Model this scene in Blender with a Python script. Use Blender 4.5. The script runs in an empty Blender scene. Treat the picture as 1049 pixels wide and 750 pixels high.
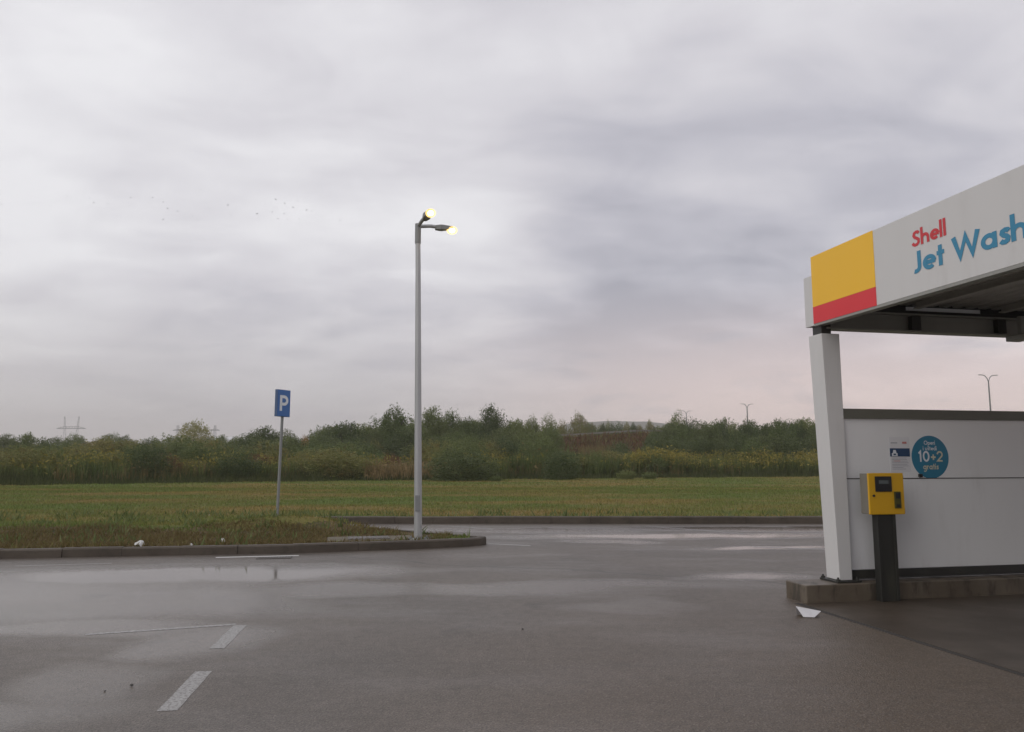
import bpy, bmesh, math, random
import numpy as np
from mathutils import Vector, Matrix, noise as mnoise

random.seed(7)
rng = np.random.default_rng(7)
PI = math.pi
scene = bpy.context.scene
col = scene.collection

# ------------------------------------------------------------------ camera
CAM_H, F_PX = 1.6, 790.0
PITCH = math.atan(97 / F_PX)
cd = bpy.data.cameras.new('camera')
cam = bpy.data.objects.new('camera', cd)
col.objects.link(cam)
cam.location = (0, 0, CAM_H)
cam.rotation_euler = (PI / 2 + PITCH, 0, 0)
cd.sensor_width = 36
cd.lens = F_PX / 1049 * 36
cd.clip_end = 20000
scene.camera = cam


def gx(px, Y):
    """world X of something standing at distance Y that shows at picture column px"""
    return (px - 524.5) / F_PX * Y * 1.0


def hz(py, Y):
    """height above the ground of something at distance Y whose top shows at row py"""
    return CAM_H + (472 - py) / F_PX * Y


# ------------------------------------------------------------------ helpers
def tag(o, label=None, cat=None, group=None, kind=None):
    if label: o['label'] = label
    if cat: o['category'] = cat
    if group: o['group'] = group
    if kind: o['kind'] = kind
    return o


def empty(name, loc, rz=0.0, label=None, cat=None, group=None):
    o = bpy.data.objects.new(name, None)
    o.empty_display_size = 0.2
    col.objects.link(o)
    o.location = loc
    o.rotation_euler = (0, 0, rz)
    return tag(o, label, cat, group)


def link_mesh(name, me, mats=(), parent=None, smooth=False):
    o = bpy.data.objects.new(name, me)
    col.objects.link(o)
    for m in (mats if isinstance(mats, (list, tuple)) else [mats]):
        me.materials.append(m)
    if parent: o.parent = parent
    if smooth:
        me.polygons.foreach_set('use_smooth', [True] * len(me.polygons))
    return o


class MB:
    """collects boxes, bars, tubes and strips and links them as one mesh"""
    def __init__(self): self.v, self.f, self.mi = [], [], []

    def add(self, vs, fs, mi=0):
        n = len(self.v)
        self.v += [tuple(p) for p in vs]
        self.f += [tuple(i + n for i in f) for f in fs]
        self.mi += [mi] * len(fs)
        return self

    def hexa(self, b, t, mi=0):
        """bottom ring b and top ring t of equal length"""
        n = len(b)
        fs = [tuple(range(n - 1, -1, -1)), tuple(range(n, 2 * n))]
        fs += [(i, (i + 1) % n, n + (i + 1) % n, n + i) for i in range(n)]
        return self.add(list(b) + list(t), fs, mi)

    def box(self, x0, x1, y0, y1, z0, z1, mi=0):
        return self.hexa([(x0, y0, z0), (x1, y0, z0), (x1, y1, z0), (x0, y1, z0)],
                         [(x0, y0, z1), (x1, y0, z1), (x1, y1, z1), (x0, y1, z1)], mi)

    def tube(self, pts, rad, n=8, mi=0, cap=True):
        pts = [Vector(p) for p in pts]
        rs = rad if isinstance(rad, (list, tuple)) else [rad] * len(pts)
        vs, fs = [], []
        for i, p in enumerate(pts):
            d = (pts[min(i + 1, len(pts) - 1)] - pts[max(i - 1, 0)]).normalized()
            a = Vector((0, 0, 1)) if abs(d.z) < 0.95 else Vector((1, 0, 0))
            u = d.cross(a).normalized(); w = d.cross(u).normalized()
            for k in range(n):
                q = 2 * PI * k / n
                vs.append(p + (u * math.cos(q) + w * math.sin(q)) * rs[i])
        for i in range(len(pts) - 1):
            for k in range(n):
                a0, a1 = i * n + k, i * n + (k + 1) % n
                fs.append((a0, a1, a1 + n, a0 + n))
        if cap:
            fs.append(tuple(range(n - 1, -1, -1)))
            fs.append(tuple(range((len(pts) - 1) * n, len(pts) * n)))
        return self.add(vs, fs, mi)

    def disc(self, c, r, axis_u, axis_v, n=40, mi=0):
        c, u, v = Vector(c), Vector(axis_u), Vector(axis_v)
        return self.add([c + u * r * math.cos(2 * PI * k / n) + v * r * math.sin(2 * PI * k / n) for k in range(n)],
                        [tuple(range(n))], mi)

    def build(self, name, mats, parent=None, bevel=0.0, smooth=False):
        me = bpy.data.meshes.new(name)
        me.from_pydata(self.v, [], self.f)
        o = link_mesh(name, me, mats, parent, smooth)
        if any(self.mi): me.polygons.foreach_set('material_index', self.mi)
        bm = bmesh.new(); bm.from_mesh(me)
        bmesh.ops.recalc_face_normals(bm, faces=bm.faces)
        bm.to_mesh(me); bm.free()
        if bevel:
            m = o.modifiers.new('bevel', 'BEVEL'); m.width = bevel; m.segments = 2; m.limit_method = 'ANGLE'
        return o


def soup(name, V, F, mats, mi=None, parent=None):
    me = bpy.data.meshes.new(name or 'foliage')
    V = np.asarray(V, dtype=np.float32); F = np.asarray(F, dtype=np.int32)
    k = F.shape[1]
    me.vertices.add(len(V)); me.vertices.foreach_set('co', V.ravel())
    me.loops.add(F.size); me.loops.foreach_set('vertex_index', F.ravel())
    me.polygons.add(len(F))
    me.polygons.foreach_set('loop_start', np.arange(0, F.size, k, dtype=np.int32))
    me.polygons.foreach_set('loop_total', np.full(len(F), k, dtype=np.int32))
    if mi is not None: me.polygons.foreach_set('material_index', np.asarray(mi, dtype=np.int32))
    me.update(calc_edges=True); me.validate()
    if name is None: return me
    return link_mesh(name, me, mats, parent)


# ------------------------------------------------------------------ materials
class NT:
    def __init__(self, name):
        self.m = bpy.data.materials.new(name); self.m.use_nodes = True
        self.t = self.m.node_tree; self.t.nodes.clear()
        self.out = self.n('ShaderNodeOutputMaterial')

    def n(self, typ, **kw):
        nd = self.t.nodes.new(typ)
        for k, v in kw.items(): setattr(nd, k, v)
        return nd

    def l(self, a, b): self.t.links.new(a, b)

    def setin(self, sock, v):
        if hasattr(v, 'is_output'): self.l(v, sock)
        else: sock.default_value = v

    def math(self, op, a, b=0.0, c=0.0, clamp=False):
        nd = self.n('ShaderNodeMath', operation=op, use_clamp=clamp)
        for s, v in zip(nd.inputs, (a, b, c)): self.setin(s, v)
        return nd.outputs[0]

    def smooth(self, v, a, b, lo=0.0, hi=1.0):
        nd = self.n('ShaderNodeMapRange', interpolation_type='SMOOTHSTEP')
        self.setin(nd.inputs[0], v)
        nd.inputs[1].default_value, nd.inputs[2].default_value = a, b
        nd.inputs[3].default_value, nd.inputs[4].default_value = lo, hi
        return nd.outputs[0]

    def mix(self, f, a, b, blend='MIX'):
        nd = self.n('ShaderNodeMix', data_type='RGBA', blend_type=blend)
        self.setin(nd.inputs[0], f)
        for i, v in ((6, a), (7, b)):
            self.setin(nd.inputs[i], v if hasattr(v, 'is_output') else (*v[:3], 1))
        return nd.outputs[2]

    def noise(self, vec, scale, detail=3.0, rough=0.55, dist=0.0):
        nd = self.n('ShaderNodeTexNoise')
        self.l(vec, nd.inputs['Vector'])
        nd.inputs['Scale'].default_value = scale; nd.inputs['Detail'].default_value = detail
        nd.inputs['Roughness'].default_value = rough; nd.inputs['Distortion'].default_value = dist
        return nd.outputs[0]

    def mapping(self, vec, scale=(1, 1, 1), rot=(0, 0, 0), loc=(0, 0, 0)):
        nd = self.n('ShaderNodeMapping')
        self.l(vec, nd.inputs[0])
        nd.inputs['Scale'].default_value = scale; nd.inputs['Rotation'].default_value = rot
        nd.inputs['Location'].default_value = loc
        return nd.outputs[0]

    def obj(self): return self.n('ShaderNodeTexCoord').outputs['Object']

    def pos(self): return self.n('ShaderNodeNewGeometry').outputs['Position']

    def bsdf(self, color, rough, spec=0.5, metal=0.0, normal=None, **kw):
        b = self.n('ShaderNodeBsdfPrincipled')
        self.setin(b.inputs['Base Color'], color if hasattr(color, 'is_output') else (*color[:3], 1))
        self.setin(b.inputs['Roughness'], rough)
        self.setin(b.inputs['Specular IOR Level'], spec)
        self.setin(b.inputs['Metallic'], metal)
        if normal is not None: self.l(normal, b.inputs['Normal'])
        for k, v in kw.items(): self.setin(b.inputs[k.replace('_', ' ')], v)
        self.l(b.outputs[0], self.out.inputs[0])
        return b

    def bump(self, h, strength, dist=0.01):
        nd = self.n('ShaderNodeBump')
        self.l(h, nd.inputs['Height'])
        self.setin(nd.inputs['Strength'], strength)
        nd.inputs['Distance'].default_value = dist
        return nd.outputs[0]


def painted(name, c, rough=0.4, dirt=0.25, dirtc=(0.25, 0.22, 0.18), scale=1.5, metal=0.0, streak=True):
    t = NT(name); p = t.pos()
    n1 = t.noise(t.mapping(p, (scale * 3, scale * 3, scale * 0.6) if streak else (scale,) * 3), 1.0, 5, 0.65)
    n2 = t.noise(p, 0.7, 3)
    f = t.math('MULTIPLY', t.smooth(n1, 0.45, 0.8), t.smooth(n2, 0.3, 0.75))
    f = t.math('MULTIPLY', f, dirt)
    base = t.mix(f, c, dirtc)
    r = t.math('MULTIPLY_ADD', n1, 0.25, rough - 0.1)
    t.bsdf(base, r, 0.5, metal, t.bump(t.noise(p, 60, 2), 0.03, 0.002))
    return t.m


M = {}
M['white_panel'] = painted('white_panel_paint', (0.78, 0.785, 0.79), 0.30, 0.30)
M['white_clad'] = painted('white_cladding', (0.64, 0.635, 0.625), 0.38, 0.25)
M['yellow'] = painted('yellow_vinyl', (0.95, 0.54, 0.012), 0.35, 0.10)
M['red'] = painted('red_vinyl', (0.74, 0.02, 0.032), 0.35, 0.08)
M['letter_red'] = painted('red_lettering', (0.60, 0.03, 0.04), 0.4, 0.05)
M['letter_blue'] = painted('blue_lettering', (0.035, 0.24, 0.40), 0.4, 0.05)
M['teal'] = painted('teal_vinyl', (0.012, 0.18, 0.30), 0.4, 0.05)
M['navy'] = painted('navy_print', (0.012, 0.05, 0.13), 0.45, 0.0)
M['paper'] = painted('paper_white', (0.72, 0.72, 0.74), 0.55, 0.05)
M['print_grey'] = painted('grey_print', (0.35, 0.36, 0.40), 0.5, 0.0)
M['print_red'] = painted('faint_red_print', (0.55, 0.22, 0.2), 0.5, 0.0)
M['letter_white'] = painted('white_lettering', (0.72, 0.76, 0.80), 0.45, 0.0)
M['letter_cream'] = painted('cream_lettering', (0.62, 0.60, 0.45), 0.45, 0.0)
M['steel_dark'] = painted('dark_steel', (0.026, 0.026, 0.023), 0.45, 0.5, (0.09, 0.09, 0.06), metal=0.0)
M['steel_grey'] = painted('grey_steel', (0.30, 0.30, 0.275), 0.42, 0.4, (0.1, 0.08, 0.05), metal=0.1)
M['deck'] = painted('roof_deck', (0.42, 0.41, 0.37), 0.5, 0.4, (0.09, 0.075, 0.05))
M['galv'] = painted('galvanised_steel', (0.42, 0.43, 0.43), 0.5, 0.35, (0.22, 0.22, 0.22), 3.0, 0.55)
M['galv_dull'] = painted('dull_galvanised', (0.24, 0.25, 0.25), 0.55, 0.4, (0.15, 0.14, 0.13), 3.0, 0.3)
M['kiosk_yellow'] = painted('yellow_enamel', (0.72, 0.40, 0.012), 0.35, 0.3, (0.25, 0.14, 0.03), 3.0)
M['kiosk_side'] = painted('grey_enamel', (0.20, 0.185, 0.155), 0.45, 0.4)
M['black'] = painted('black_plastic', (0.018, 0.018, 0.02), 0.35, 0.0)
M['screen'] = painted('dim_display', (0.12, 0.14, 0.14), 0.15, 0.0)
M['keypad'] = painted('olive_keypad', (0.08, 0.075, 0.012), 0.4, 0.2)
M['sign_blue'] = painted('blue_sign_face', (0.035, 0.14, 0.40), 0.4, 0.12)
M['sign_edge'] = painted('blue_grey_sign_edge', (0.06, 0.11, 0.22), 0.5, 0.1)
M['bird'] = painted('dark_feathers', (0.03, 0.03, 0.035), 0.7, 0.0)
M['mortar'] = painted('dark_joint', (0.05, 0.045, 0.04), 0.8, 0.0)
M['litter'] = painted('white_plastic_litter', (0.72, 0.73, 0.72), 0.4, 0.1)
M['pebble'] = painted('dark_pebble', (0.05, 0.045, 0.04), 0.5, 0.0)
M['rusty'] = painted('cast_iron', (0.13, 0.12, 0.11), 0.6, 0.5, (0.1, 0.07, 0.05))
M['slab'] = painted('weathered_slab', (0.13, 0.11, 0.075), 0.8, 0.7, (0.06, 0.06, 0.025), 2.0, streak=False)
M['rail'] = painted('weathered_rail', (0.19, 0.185, 0.16), 0.6, 0.5)
M['trim_olive'] = painted('olive_grey_trim', (0.125, 0.125, 0.10), 0.45, 0.4, (0.07, 0.06, 0.04))
M['warehouse'] = painted('pale_sheet_metal', (0.6, 0.6, 0.6), 0.5, 0.2)

t = NT('stained_concrete'); p = t.pos()  # dark brown concrete with darker stains
n1 = t.noise(p, 1.2, 6, 0.65); n2 = t.noise(t.mapping(p, (4, 4, 1.2)), 1.0, 5, 0.7); n3 = t.noise(p, 90, 2)
c = t.mix(t.smooth(n1, 0.35, 0.7), (0.10, 0.076, 0.050), (0.16, 0.13, 0.095))
c = t.mix(t.math('MULTIPLY', t.smooth(n2, 0.48, 0.62), 0.75), c, (0.032, 0.026, 0.018))
c = t.mix(t.math('MULTIPLY', n3, 0.25), c, (0.1, 0.09, 0.08))
t.bsdf(c, t.math('MULTIPLY_ADD', n2, 0.5, 0.25), 0.5, 0, t.bump(n3, 0.25, 0.004))
M['plinth'] = t.m

t = NT('kerb_concrete'); p = t.pos()
n1 = t.noise(p, 1.7, 6, 0.65); n3 = t.noise(p, 70, 2); n4 = t.noise(p, 6, 5, 0.7)
isl = t.n('ShaderNodeNewGeometry').outputs['Random Per Island']
c = t.mix(t.smooth(n1, 0.3, 0.7), (0.052, 0.041, 0.030), (0.088, 0.072, 0.054))
c = t.mix(t.math('MULTIPLY', isl, 0.3), c, (0.12, 0.10, 0.08))
c = t.mix(t.math('MULTIPLY', t.smooth(n4, 0.5, 0.7), 0.6), c, (0.045, 0.038, 0.028))
t.bsdf(c, 0.6, 0.4, 0, t.bump(n3, 0.3, 0.004))
M['kerb'] = t.m

t = NT('road_paint'); p = t.pos()
n1 = t.noise(p, 45, 4, 0.7); n2 = t.noise(p, 3, 4)
c = t.mix(t.smooth(n1, 0.44, 0.60), (0.33, 0.325, 0.31), (0.10, 0.088, 0.076))
c = t.mix(t.math('MULTIPLY', n2, 0.35), c, (0.2, 0.19, 0.18))
t.bsdf(c, 0.35, 0.5, 0, t.bump(n1, 0.2, 0.003))
M['paint'] = t.m

t = NT('worn_road_paint'); p = t.pos()
n1 = t.noise(p, 30, 4, 0.7)
t.bsdf(t.mix(t.smooth(n1, 0.40, 0.58), (0.34, 0.33, 0.32), (0.11, 0.10, 0.09)), 0.3, 0.5)
M['paint_worn'] = t.m
M['paint_fresh'] = painted('white_road_paint', (0.62, 0.62, 0.60), 0.4, 0.3)

# asphalt with films of standing water: puddle outlines are world-space ellipses broken up by noise
t = NT('wet_asphalt'); p = t.pos()
wob = t.n('ShaderNodeTexNoise'); t.l(p, wob.inputs['Vector']); wob.inputs['Scale'].default_value = 0.55; wob.inputs['Detail'].default_value = 5
vm = t.n('ShaderNodeVectorMath', operation='MULTIPLY_ADD')
t.l(wob.outputs['Color'], vm.inputs[0]); vm.inputs[1].default_value = (1.5, 1.5, 0); vm.inputs[2].default_value = (-0.75, -0.75, 0)
va = t.n('ShaderNodeVectorMath', operation='ADD'); t.l(vm.outputs[0], va.inputs[0]); t.l(p, va.inputs[1])
sx = t.n('ShaderNodeSeparateXYZ'); t.l(va.outputs[0], sx.inputs[0])
PX, PY = sx.outputs[0], sx.outputs[1]


def ell(cx, cy, rx, ry, rot=0.0, amp=1.0):
    ca, sa = math.cos(rot), math.sin(rot)
    dx = t.math('SUBTRACT', PX, cx); dy = t.math('SUBTRACT', PY, cy)
    u = t.math('ADD', t.math('MULTIPLY', dx, ca / rx), t.math('MULTIPLY', dy, sa / rx))
    v = t.math('ADD', t.math('MULTIPLY', dx, -sa / ry), t.math('MULTIPLY', dy, ca / ry))
    d = t.math('ADD', t.math('MULTIPLY', u, u), t.math('MULTIPLY', v, v))
    return t.smooth(d, 0.15, 1.55, amp, 0.0)


puds = [(-8.2, 9.3, 5.6, 2.5, 0.05, .85), (-4.6, 9.0, 2.3, 1.3, 0.1, .8), (-4.7, 11.15, 3.2, 1.0, 0.12), (-4.4, 7.75, 1.9, 0.42, 0.0, .8), (-2.75, 7.2, 0.6, 0.75, 0.1, .75),
        (-3.9, 5.0, 1.7, 0.55, 0.25, .7), (-3.0, 5.9, 0.5, 0.7, 0.5, .6), (-10.0, 6.2, 3.6, 1.0, 0.1),
        (-0.9, 10.0, 4.0, 0.55, 0.06, 0.6), (3.6, 16.8, 4.2, 0.7, 0.05), (4.8, 14.5, 1.6, 0.35, 0.05), (3.2, 11.0, 1.0, 0.40, 0.2, 0.9),
        (2.0, 15.6, 1.1, 0.3, 0.0, 0.8), (0.2, 18.2, 2.6, 0.6, -0.1, 0.8), (1.3, 8.9, 0.75, 0.35, 0.0, 0.4), (6.5, 18.6, 4.5, 0.7, 0.0, 0.9)]
mask = None
for q in puds:
    e = ell(*q)
    mask = e if mask is None else t.math('MAXIMUM', mask, e)
film = t.smooth(t.noise(t.mapping(p, (0.35, 0.8, 1)), 1.0, 4, 0.6), 0.42, 0.72)     # thin damp sheen elsewhere
n_f = t.noise(p, 75, 4, 0.75); n_m = t.noise(p, 9, 5, 0.65); n_l = t.noise(p, 0.35, 4)
vor = t.n('ShaderNodeTexVoronoi'); t.l(p, vor.inputs['Vector']); vor.inputs['Scale'].default_value = 70
c = t.mix(t.smooth(n_l, 0.35, 0.65), (0.112, 0.094, 0.077), (0.158, 0.132, 0.108))
# brown silt washed out of the bay and left on the road around its mouth
silt = t.math('MULTIPLY', ell(4.2, 5.6, 4.8, 4.4, 0.3), t.smooth(t.noise(p, 0.5, 4), 0.25, 0.6, 0.45, 1))
c = t.mix(t.math('MULTIPLY', silt, 0.75), c, (0.128, 0.090, 0.057))
c = t.mix(t.math('MULTIPLY', t.smooth(n_m, 0.4, 0.75), 0.45), c, (0.064, 0.052, 0.042))
c = t.mix(t.math('MULTIPLY', t.smooth(vor.outputs['Color'], 0.45, 1.0), 0.55), c, (0.24, 0.205, 0.17))
c = t.mix(t.math('MULTIPLY', t.smooth(n_f, 0.46, 0.62), 0.8), c, (0.022, 0.019, 0.016))
r_dry = t.math('MULTIPLY_ADD', film, -0.14, 0.44)
r_dry = t.math('MULTIPLY_ADD', n_m, 0.12, r_dry)
mixr = t.n('ShaderNodeMix', data_type='FLOAT')
t.l(mask, mixr.inputs[0]); t.l(r_dry, mixr.inputs[2]); mixr.inputs[3].default_value = 0.06
bs = t.math('MULTIPLY_ADD', mask, -0.68, 0.7)
hgt = t.math('ADD', t.math('MULTIPLY', vor.outputs['Distance'], 0.7), n_f)
seam = t.math('ABSOLUTE', t.math('SUBTRACT', t.math('ADD', t.math('MULTIPLY', PX, 0.42), PY), 11.9))
c = t.mix(t.smooth(seam, 0.02, 0.05, 0.55, 0), c, (0.02, 0.018, 0.016))
c = t.mix(t.math('MULTIPLY', t.smooth(t.noise(p, 0.9, 4, 0.6, 0.5), 0.60, 0.72), 0.45), c, (0.035, 0.029, 0.024))
t.bsdf(c, mixr.outputs[0], t.math('MULTIPLY_ADD', mask, -0.28, 0.5), 0, t.bump(hgt, bs, 0.006))
M['asphalt'] = t.m

t = NT('bay_concrete'); p = t.pos()
n1 = t.noise(p, 0.9, 5, 0.6); n3 = t.noise(p, 55, 4, 0.7)
c = t.mix(t.smooth(n1, 0.35, 0.7), (0.058, 0.044, 0.032), (0.090, 0.070, 0.052))
c = t.mix(t.math('MULTIPLY', t.smooth(n3, 0.5, 0.7), 0.5), c, (0.03, 0.026, 0.02))
t.bsdf(c, t.math('MULTIPLY_ADD', n1, -0.3, 0.6), 0.45, 0, t.bump(n3, 0.4, 0.004))
M['bay'] = t.m

t = NT('verge_turf'); p = t.pos()
sp = t.n('ShaderNodeSeparateXYZ'); t.l(p, sp.inputs[0])
n1 = t.noise(t.mapping(p, (0.10, 0.28, 1)), 1.0, 5, 0.6); n2 = t.noise(p, 2.2, 5, 0.65); n3 = t.noise(p, 22, 4, 0.7)
c = t.mix(t.smooth(n1, 0.38, 0.62), (0.135, 0.170, 0.048), (0.245, 0.178, 0.068))
c = t.mix(t.math('MULTIPLY', t.smooth(n2, 0.45, 0.7), 0.5), c, (0.08, 0.108, 0.030))
c = t.mix(t.math('MULTIPLY', t.smooth(n3, 0.45, 0.75), 0.45), c, (0.05, 0.058, 0.020))
t.bsdf(c, 0.9, 0.1, 0, t.bump(t.math('ADD', n3, n2), 0.6, 0.05))
M['turf'] = t.m

t = NT('bare_soil'); p = t.pos()
n2 = t.noise(p, 2.2, 5, 0.65); n3 = t.noise(p, 22, 4, 0.7); n1 = t.noise(p, 0.7, 4)
c = t.mix(t.smooth(n2, 0.35, 0.65), (0.165, 0.118, 0.066), (0.105, 0.078, 0.040))
c = t.mix(t.smooth(n1, 0.5, 0.66), c, (0.05, 0.062, 0.022))
c = t.mix(t.math('MULTIPLY', t.smooth(n3, 0.45, 0.75), 0.5), c, (0.03, 0.024, 0.012))
t.bsdf(c, 0.85, 0.15, 0, t.bump(t.math('ADD', n3, n2), 0.8, 0.06))
M['soil'] = t.m

t = NT('far_land'); p = t.pos()
c = t.mix(t.smooth(t.noise(p, 0.01, 5), 0.4, 0.6), (0.055, 0.065, 0.025), (0.085, 0.07, 0.035))
t.bsdf(c, 0.9, 0.1)
M['land'] = t.m
t = NT('wooded_hill'); p = t.pos()
c = t.mix(t.smooth(t.noise(p, 0.006, 6), 0.4, 0.6), (0.03, 0.045, 0.025), (0.06, 0.07, 0.035))
t.bsdf(c, 0.9, 0.1)
M['hill'] = t.m
t = NT('dry_bank'); p = t.pos()
n = t.noise(p, 0.5, 6, 0.7); n2 = t.noise(t.mapping(p, (3, 1, 0.5)), 1, 4)
c = t.mix(t.smooth(n, 0.4, 0.62), (0.115, 0.058, 0.034), (0.070, 0.050, 0.025))
c = t.mix(t.math('MULTIPLY', t.smooth(n2, 0.45, 0.7), 0.6), c, (0.05, 0.035, 0.02))
t.bsdf(c, 0.95, 0.1, 0, t.bump(n2, 0.8, 0.4))
M['bank'] = t.m
t = NT('bark'); p = t.pos()
c = t.mix(t.noise(p, 5, 4), (0.05, 0.042, 0.033), (0.11, 0.095, 0.08))
t.bsdf(c, 0.9, 0.15)
M['bark'] = t.m


def leafmat(name, a, b, d=None):
    t = NT(name)
    g = t.n('ShaderNodeNewGeometry').outputs['Random Per Island']
    oi = t.n('ShaderNodeObjectInfo').outputs['Random']
    p = t.n('ShaderNodeTexCoord').outputs['Object']
    c = t.mix(t.math('MULTIPLY_ADD', g, 0.9, 0.05), a, b)
    if d is not None:
        c = t.mix(t.smooth(t.noise(p, 4.0, 3), 0.5, 0.68, 0, 0.8), c, d)
    hs = t.n('ShaderNodeHueSaturation')
    t.l(c, hs.inputs['Color'])
    t.setin(hs.inputs['Hue'], t.math('MULTIPLY_ADD', oi, -0.03, 0.515))
    t.setin(hs.inputs['Value'], t.math('MULTIPLY_ADD', oi, 0.35, 0.82))
    b1 = t.n('ShaderNodeBsdfPrincipled'); t.l(hs.outputs[0], b1.inputs['Base Color'])
    b1.inputs['Roughness'].default_value = 0.65; b1.inputs['Specular IOR Level'].default_value = 0.2
    tr = t.n('ShaderNodeBsdfTranslucent'); t.l(hs.outputs[0], tr.inputs[0])
    mx = t.n('ShaderNodeMixShader'); mx.inputs[0].default_value = 0.32
    t.l(b1.outputs[0], mx.inputs[1]); t.l(tr.outputs[0], mx.inputs[2]); t.l(mx.outputs[0], t.out.inputs[0])
    return t.m


def turfleaf(name, green, brown):
    """grass blades that follow the same dry and green stretches as the turf below them"""
    t = NT(name)
    g = t.n('ShaderNodeNewGeometry').outputs['Random Per Island']; p = t.pos()
    n1 = t.noise(t.mapping(p, (0.10, 0.28, 1)), 1.0, 5, 0.6); n2 = t.noise(p, 1.3, 4, 0.6)
    c = t.mix(t.math('MULTIPLY', t.smooth(n1, 0.42, 0.66), 0.85), green, brown)
    c = t.mix(t.math('MULTIPLY', t.smooth(n2, 0.5, 0.68), 0.6), c, green)
    hs = t.n('ShaderNodeHueSaturation'); t.l(c, hs.inputs['Color']); t.setin(hs.inputs['Value'], t.math('MULTIPLY_ADD', g, 0.8, 0.6))
    b1 = t.n('ShaderNodeBsdfPrincipled'); t.l(hs.outputs[0], b1.inputs['Base Color'])
    b1.inputs['Roughness'].default_value = 0.7; b1.inputs['Specular IOR Level'].default_value = 0.15
    tr = t.n('ShaderNodeBsdfTranslucent'); t.l(hs.outputs[0], tr.inputs[0])
    mx = t.n('ShaderNodeMixShader'); mx.inputs[0].default_value = 0.3
    t.l(b1.outputs[0], mx.inputs[1]); t.l(tr.outputs[0], mx.inputs[2]); t.l(mx.outputs[0], t.out.inputs[0])
    return t.m


L = {'dark': leafmat('dark_green_leaves', (0.072, 0.098, 0.040), (0.155, 0.188, 0.080)),
     'mid': leafmat('mid_green_leaves', (0.105, 0.138, 0.048), (0.205, 0.240, 0.095)),
     'olive': leafmat('olive_leaves', (0.165, 0.175, 0.058), (0.29, 0.28, 0.105), (0.17, 0.125, 0.05)),
     'pale': leafmat('pale_yellow_green_leaves', (0.22, 0.23, 0.095), (0.36, 0.35, 0.16)),
     'gold': leafmat('turning_leaves', (0.24, 0.17, 0.05), (0.33, 0.23, 0.075)),
     'red': leafmat('rust_brown_leaves', (0.145, 0.080, 0.040), (0.215, 0.125, 0.062)),
     'grass': turfleaf('grass_blades', (0.150, 0.195, 0.052), (0.30, 0.215, 0.080)),
     'straw': leafmat('dry_grass_blades', (0.19, 0.145, 0.065), (0.30, 0.23, 0.11)),
     'reed': leafmat('tall_weed_stems', (0.075, 0.105, 0.034), (0.165, 0.195, 0.066)),
     'dark_reed': leafmat('dark_weed_stems', (0.042, 0.055, 0.020), (0.092, 0.108, 0.040)),
     'redstem': leafmat('brown_weed_stems', (0.13, 0.10, 0.042), (0.21, 0.16, 0.07)),
     'yellow': leafmat('goldenrod_flowers', (0.21, 0.195, 0.045), (0.32, 0.28, 0.07)),
     'flower': leafmat('small_white_flowers', (0.4, 0.4, 0.36), (0.55, 0.55, 0.5))}

# ------------------------------------------------------------------ lettering drawn as strokes


def arc(cx, cy, r, a0, a1, n=14, ry=None):
    ry = r if ry is None else ry
    return [(cx + r * math.cos(math.radians(a0 + (a1 - a0) * i / n)), cy + ry * math.sin(math.radians(a0 + (a1 - a0) * i / n))) for i in range(n + 1)]


s_pts = [(.40, .49), (.35, .555), (.25, .575), (.15, .535), (.125, .45), (.18, .375), (.29, .315), (.355, .23), (.33, .135), (.235, .085), (.13, .10), (.065, .17)]
S_pts = [(.56, .78), (.49, .88), (.35, .91), (.21, .85), (.17, .72), (.24, .59), (.40, .49), (.52, .38), (.51, .21), (.40, .11), (.25, .09), (.13, .15), (.07, .26)]
O_ = arc(.33, .33, .24, 0, 360, 24)
GLY = {
    'S': ([S_pts], .68), 's': ([s_pts], .47), 'h': ([[(.09, 0), (.09, 1.08)], [(.09, .33)] + arc(.31, .35, .22, 180, 0, 10) + [(.53, 0)]], .68),
    'e': ([[(.11, .33), (.62, .33)], arc(.33, .33, .24, 0, 312, 22)], .68), 'l': ([[(.09, 0), (.09, 1.08)]], .25),
    'J': ([[(.38, 1), (.38, .28)] + arc(.19, .28, .19, 0, -115, 10)], .56), 't': ([[(.19, 0), (.19, .92)], [(.02, .58), (.38, .58)]], .43),
    'W': ([[(.06, 1), (.33, .10), (.60, .90), (.87, .10), (1.14, 1)]], 1.24), 'a': ([O_, [(.57, 0), (.57, .66)]], .74),
    'i': ([[(.09, 0), (.09, .66)], [(.09, .80), (.09, .98)]], .25), 'r': ([[(.09, 0), (.09, .66)], [(.09, .34), (.15, .49), (.25, .565), (.37, .57)]], .44),
    'g': ([O_, [(.57, .66), (.57, -.10)] + arc(.34, -.10, .23, 0, -150, 10)], .74), 'O': ([arc(.5, .5, .41, 0, 360, 28)], 1.04),
    'p': ([O_, [(.09, .66), (.09, -.32)]], .70), 'u': ([[(.09, .66), (.09, .31)] + arc(.31, .31, .22, 180, 360, 10) + [(.53, .66)]], .68),
    'd': ([O_, [(.57, 0), (.57, 1.08)]], .74), 'š': ([s_pts, [(.10, .92), (.22, .78), (.34, .92)]], .47),
    '1': ([[(.03, .76), (.22, .93), (.22, 0)]], .44), '0': ([arc(.36, .5, .27, 0, 360, 26, .41)], .78),
    '2': ([arc(.33, .66, .25, 175, -35, 14) + [(.09, .09), (.60, .09)]], .70), '+': ([[(.06, .42), (.56, .42)], [(.31, .17), (.31, .67)]], .66),
    'P': ([[(.09, 0), (.09, .91), (.36, .91)] + arc(.36, .675, .235, 90, -90, 12) + [(.09, .44)]], .66), ' ': ([], .34)}


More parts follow.
